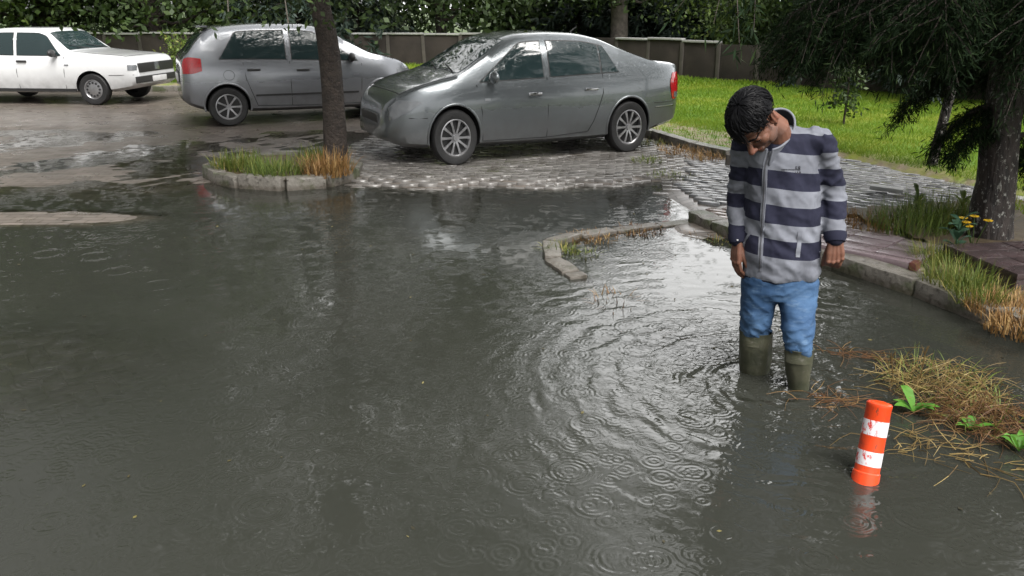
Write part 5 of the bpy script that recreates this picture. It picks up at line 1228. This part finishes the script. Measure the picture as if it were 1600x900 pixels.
# --- old white boxy saloon
WHT = dict(W=1.65, wr=.29, rim=.18, ww=.17, spokes=12, style='steel', axles=(-1.18, 1.24), tumble=.17, roofgap=.095, winlow=.025, paint=paint('white_paint', (.72, .73, .74), .1, .28, 0.0),
    top=[(-2.12, .58), (-2.115, .80), (-2.09, .935), (-1.98, .97), (-1.45, 1.0), (-1.30, 1.03), (-.95, 1.31), (-.82, 1.37), (-.4, 1.40), (.2, 1.395), (.36, 1.35), (.55, 1.2), (.82, 1.0), (1.3, .95), (1.95, .89), (2.06, .83), (2.1, .7), (2.12, .5)],
    belt=[(-2.12, .5), (-2.05, .88), (-1.3, .9), (0, .885), (.9, .88), (1.9, .83), (2.05, .75), (2.12, .42)],
    bot=[(-2.12, .38), (-1.95, .32), (-1.3, .25), (0, .22), (1.3, .23), (1.95, .3), (2.12, .38)],
    wid=[(-2.12, .74), (-2.05, .79), (-1.8, .81), (-1.2, .825), (0, .825), (1.2, .82), (1.9, .79), (2.05, .76), (2.12, .71)],
    windows=[('w', -1.02, -.82, 2.2, None), ('w', -.79, -.27, None, None), ('w', -.19, .66, None, 1.25)],
    seams=[[(-.80, .9), (-.78, .6), (-.74, .35)], [(-.23, .9), (-.23, .6), (-.23, .26)], [(.74, .88), (.72, .6), (.7, .26)]],
    handles=[(-.66, .80), (-.1, .80)], handlemat=M_trim, mirror=(.56, .9), mirrormat=M_trim, mould=[(-.85, .9, .25, .30, M_trim, 'sill_trim')],
    lamps=[('tail_lamp', ([(-2.1, .66), (-1.98, .66)], [(-2.1, .86), (-1.98, .86)]), M_red), ('side_lamp', ([(1.96, .64), (2.09, .64)], [(1.96, .74), (2.09, .74)]), M_clearl)],
    screens=[('windscreen', .80, .40, .66, .58), ('rear_window', -1.27, -.92, .63, .56)],
    ends=[('front_grille', 2.105, 1.3, .17, .68, M_trim, 0), ('headlamp', 2.115, .16, .14, .69, M_clearl, 0), ('front_bumper', 2.13, 1.64, .12, .47, M_trim, 0), ('rear_bumper', -2.13, 1.64, .12, .47, M_trim, 0), ('number_plate', 2.152, .5, .1, .46, M_plate, 0)])
car = empty('white_saloon_car', (XD(95, 17.0), 17.0, .03), R(-6)); tag(car, 'old boxy white four-door saloon parked side-on before the far lawn, black bumpers', 'car')
build_car(WHT, car)
# ------------------------------------------------------------------ post, covers and small things
t = NT('orange_plastic'); o = t.obj(); c = t.mix(t.step(t.noise(o, 30, 5), .5, .72), (.72, .058, .008), (.5, .045, .012)); c = t.mix(t.step(t.noise(t.vmath('MULTIPLY', o, (1, 1, .3)), 90, 5, .7), .6, .66), c, (.2, .05, .025)); M_orange = t.done(t.pbr(c, .38, 0, t.bump(t.noise(o, 60, 3), .15, .002), .5, .2))
t = NT('worn_white_band'); o = t.obj(); s = t.n('ShaderNodeSeparateXYZ'); t.l(o, s.inputs[0]); wear = t.step(t.noise(t.vmath('MULTIPLY', o, (1, 1, .45)), 75, 5, .7), .53, .56)
lft = t.math('SUBTRACT', 1.0, t.step(s.outputs[0], -.035, .02)); c = t.mix(t.math('MULTIPLY', wear, lft), t.mix(t.noise(o, 60, 4), (.72, .70, .72), (.58, .55, .57)), (.55, .05, .04)); M_band = t.done(t.pbr(c, .4, 0, None, .5))
base = G(1352, 748, 0); tip = P(1375, 628, base.y + .085)
post = empty('flexible_post', base); ax = (tip - base); Lp = ax.length; post.rotation_euler = Vector((0, 0, 1)).rotation_difference(ax.normalized()).to_euler(); tag(post, 'leaning orange traffic post with two scuffed white bands standing in the water', 'traffic post')
r = 37.5 / 2 / (FPX / ((base - CAMP).dot(Vector((0, math.cos(PITCH), -math.sin(PITCH))))))
def lathe_z(prof, n=40):
    bm = bmesh.new(); rings = [ring_at((0, 0, z), (rr, 0, 0), (0, rr, 0), n) for rr, z in prof]; loft(bm, rings); return bm
bm_obj('tube', lathe_z([(r * 1.1, -.22), (r * 1.1, .01), (r * 1.08, .028), (r, .032), (r, Lp * .93), (r * 1.02, Lp * .935), (r * 1.02, Lp * .975), (r * .9, Lp * .995), (r * .7, Lp), (r * .35, Lp * 1.012), (.003, Lp * 1.015)]), M_orange, post, 40)
for a, b_ in ((.185, .37), (.575, .765)):
    bm_obj('reflective_band', lathe_z([(r * .97, Lp * a - .001), (r * 1.012, Lp * a), (r * 1.012, Lp * b_), (r * .97, Lp * b_ + .001)]), M_band, post, 40)
# purple-grey cast covers
t = NT('purple_concrete'); p = t.pos(); c = t.mix(t.noise(p, 6, 5), (.17, .125, .135), (.27, .215, .235)); c = t.mix(t.math('MULTIPLY', t.noise(p, 60, 4), .5), c, (.07, .05, .052)); M_purple = t.done(t.pbr(c, t.math('ADD', t.math('MULTIPLY', t.step(t.noise(p, 5, 4), .35, .7), .35), .15), 0, t.bump(t.noise(p, 70, 4), .5, .006), .5, .2))
M_red_edge = simple('worn_red_corner', (.16, .05, .04), (.09, .035, .03), 12, .4)
u1 = Vector((.7, -.714, 0)); u2 = Vector((.714, .7, 0)); A = Vector((2.05, 6.06, 0))
cov = empty('flat_cover', A + (u1 * .48 + u2 * .33)); cov.rotation_euler = (0, 0, math.atan2(u1.y, u1.x)); tag(cov, 'flat purple-grey slab cover flush with the kerb, right of the man', 'cover slab')
bm = bmesh.new(); n1, n2 = 3, 3
for i in range(n1):
    for j in range(n2): box(bm, (-.48 + .96 * (i + .5) / n1, -.24 + .56 * (j + .5) / n2, .095 + random.gauss(0, .003)), (.96 / n1 - .012, .56 / n2 - .012, .05), bev=.006)
bm_obj('plate', bm, M_purple, cov, 30)
bm = bmesh.new(); box(bm, (-.02, -.295, .1), (.92, .09, .055), bev=.012); bm_obj('rim', bm, M_purple, cov, 30)
bm = bmesh.new(); box(bm, (.465, -.29, .1), (.05, .1, .062), bev=.012); bm_obj('rim_corner', bm, M_red_edge, cov, 30)
F_ = G(1590, 430, .19); v1 = Vector((.16, -.987, 0)); v2 = Vector((.987, .16, 0)); cc_ = F_ - v1 * .36 + v2 * .34
cov = empty('square_cover', (cc_.x, cc_.y, 0)); cov.rotation_euler = (0, 0, math.atan2(v2.y, v2.x)); tag(cov, 'raised square dark purple cover beside the foot of the big conifer', 'cover')
t_ = simple('dark_purple_concrete', (.07, .048, .05), (.038, .028, .029), 7, .3, bump=.5, bscale=50, rvar=.3)
bm = bmesh.new()
for i in range(3):
    for j in range(4): box(bm, (-.34 + .68 * (i + .5) / 3, -.36 + .72 * (j + .5) / 4, .172 + random.gauss(0, .002)), (.68 / 3 - .008, .18 - .008, .04), bev=.006)
bm_obj('plate', bm, t_, cov, 30); bm = bmesh.new(); box(bm, (0, 0, .075), (.66, .70, .16), bev=.01); bm_obj('frame', bm, t_, cov, 30)
q = G(1385, 297, .1); bm = bmesh.new(); box(bm, (0, 0, .025), (.3, .11, .04), bev=.01); o = bm_obj('broken_slab', bm, M_cap, None, 30); o.location = (q.x, q.y, .09); o.rotation_euler = (.03, .05, -.5); tag(o, 'pale broken piece of concrete lying where the lawn meets the paver path', 'slab')
q = G(1142, 262, .03); bm = bmesh.new(); box(bm, (0, 0, .07), (.05, .05, .22), bev=.004); o = bm_obj('stump_post', bm, M_wallpost, None, 30); o.location = (q.x - .04, q.y, 0); tag(o, 'short stub of concrete beside the striped shoulder of the man', 'stub')
q = tx(1233, 20.6); bm = bmesh.new(); box(bm, (0, 0, .42), (.62, .06, .05), bev=.01); [box(bm, (s * .26, 0, .2), (.06, .06, .44), bev=.008) for s in (-1, 1)]; o = bm_obj('low_rail', bm, M_wallpost, None, 30); o.location = (q[0], q[1], q[2]); o.rotation_euler = (0, 0, -.6); o.scale = (.6, .6, .6); tag(o, 'low concrete rail standing on the lawn just before the wall', 'rail')
for k, (x, y) in enumerate(((-9.8, 19.3), (-8.6, 19.35), (-6.4, 19.35), (-5.0, 19.35))):
    bm = bmesh.new(); box(bm, (0, 0, .06), (.5, .2, .16), bev=.015); o = bm_obj('white_block', bm, M_cap, None, 30); o.location = (x, y, .1); o.rotation_euler = (0, 0, random.gauss(0, .08)); tag(o, 'white painted edging block at the far lawn edge behind the white saloon and hatchback', 'block', 'white edging blocks')
for k, (x, y, lean, lab) in enumerate(((-6.6, 20.2, .03, 'thin bare planting stake on the lawn behind the rear of the hatchback roof'), (-5.2, 20.6, -.05, 'second thin planting stake on the lawn, behind the middle of the hatchback roof'))):
    bm = bmesh.new(); tube(bm, [(0, 0, -.1), (lean, 0, .9), (lean * 2.5, .02, 2.0)], [.028, .024, .014], 7); o = bm_obj('planting_stake', bm, M_bark_pale, None, 60); o.location = (x, y, .1); tag(o, lab, 'stake', 'planting stakes')
# ------------------------------------------------------------------ overcast daylight
w = bpy.data.worlds.new('World'); scene.world = w; w.use_nodes = True; nt = w.node_tree; nt.nodes.clear()
SUN_EL, SUN_ROT = R(52), R(150)
sky = nt.nodes.new('ShaderNodeTexSky'); sky.sky_type = 'NISHITA'; sky.sun_disc = False; sky.sun_elevation = SUN_EL; sky.sun_rotation = SUN_ROT; sky.air_density = 1.0; sky.dust_density = 2.0; sky.ozone_density = 1.0
hs = nt.nodes.new('ShaderNodeHueSaturation'); hs.inputs['Saturation'].default_value = .12
tc = nt.nodes.new('ShaderNodeTexCoord'); nz = nt.nodes.new('ShaderNodeTexNoise'); nz.inputs['Scale'].default_value = 2.2; nz.inputs['Detail'].default_value = 5
mp = nt.nodes.new('ShaderNodeMapping'); mp.inputs['Scale'].default_value = (1, 1, 2.2)
rp = nt.nodes.new('ShaderNodeValToRGB'); rp.color_ramp.elements[0].position = .3; rp.color_ramp.elements[0].color = (.62, .66, .74, 1); rp.color_ramp.elements[1].position = .72; rp.color_ramp.elements[1].color = (1.0, 1.0, 1.02, 1)
mx = nt.nodes.new('ShaderNodeMix'); mx.data_type = 'RGBA'; mx.blend_type = 'MULTIPLY'; mx.inputs[0].default_value = 1
bg = nt.nodes.new('ShaderNodeBackground'); bg.inputs['Strength'].default_value = .14; out = nt.nodes.new('ShaderNodeOutputWorld')
L = nt.links.new
# added to the unseen sky: brighter low ahead, dimmer at left, shaping the water's reflections
sx = nt.nodes.new('ShaderNodeSeparateXYZ'); L(tc.outputs['Generated'], sx.inputs[0])
def mrange(sock, f0, f1, t0, t1):
    m = nt.nodes.new('ShaderNodeMapRange'); m.interpolation_type = 'SMOOTHSTEP'
    for i, v in enumerate((f0, f1, t0, t1)): m.inputs[i + 1].default_value = v
    L(sock, m.inputs[0]); return m.outputs[0]
def mm(op, a, b):
    m = nt.nodes.new('ShaderNodeMath'); m.operation = op
    for i, v in enumerate((a, b)):
        if isinstance(v, (int, float)): m.inputs[i].default_value = v
        else: L(v, m.inputs[i])
    return m.outputs[0]
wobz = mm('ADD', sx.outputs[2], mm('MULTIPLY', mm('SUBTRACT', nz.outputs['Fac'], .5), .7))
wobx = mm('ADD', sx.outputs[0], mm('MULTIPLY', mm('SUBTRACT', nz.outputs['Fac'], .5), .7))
gap = mm('MULTIPLY', mm('MULTIPLY', mrange(wobz, .36, .74, 1.0, 0.0), mrange(wobx, -.30, .0, 0.0, 1.0)), mrange(sx.outputs[1], -.1, .3, 0.0, 1.0))  # added bright patch of unseen sky, there for the water to reflect
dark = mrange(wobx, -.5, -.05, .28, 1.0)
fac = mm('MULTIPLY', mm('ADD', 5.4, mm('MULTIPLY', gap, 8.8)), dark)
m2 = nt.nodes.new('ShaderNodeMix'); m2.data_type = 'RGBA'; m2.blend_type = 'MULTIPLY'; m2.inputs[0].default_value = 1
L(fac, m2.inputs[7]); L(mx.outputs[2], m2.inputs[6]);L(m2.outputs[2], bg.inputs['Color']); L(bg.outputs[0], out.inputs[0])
sd = bpy.data.lights.new('sun', 'SUN'); sd.energy = .9; sd.angle = R(45); sd.color = (1, .97, .93); so = bpy.data.objects.new('sun', sd); COL.objects.link(so)
# the sun's azimuth measured from +Y towards +X, as the sky's rotation
az = SUN_ROT; dv = Vector((math.sin(az) * math.cos(SUN_EL), math.cos(az) * math.cos(SUN_EL), math.sin(SUN_EL))); so.rotation_euler = dv.to_track_quat('Z', 'Y').to_euler()
vs = scene.view_settings; scene.display_settings.display_device = 'sRGB'; vs.view_transform = 'Standard'; vs.look = 'None'; vs.gamma = 1; vs.use_curve_mapping = False; vs.exposure = 2.9
cy = scene.cycles; cy.max_bounces = 6; cy.diffuse_bounces = 3; cy.glossy_bounces = 3; cy.transparent_max_bounces = 8; cy.transmission_bounces = 3; cy.caustics_reflective = False; cy.caustics_refractive = False; cy.use_denoising = True; cy.use_adaptive_sampling = True; cy.adaptive_threshold = .015
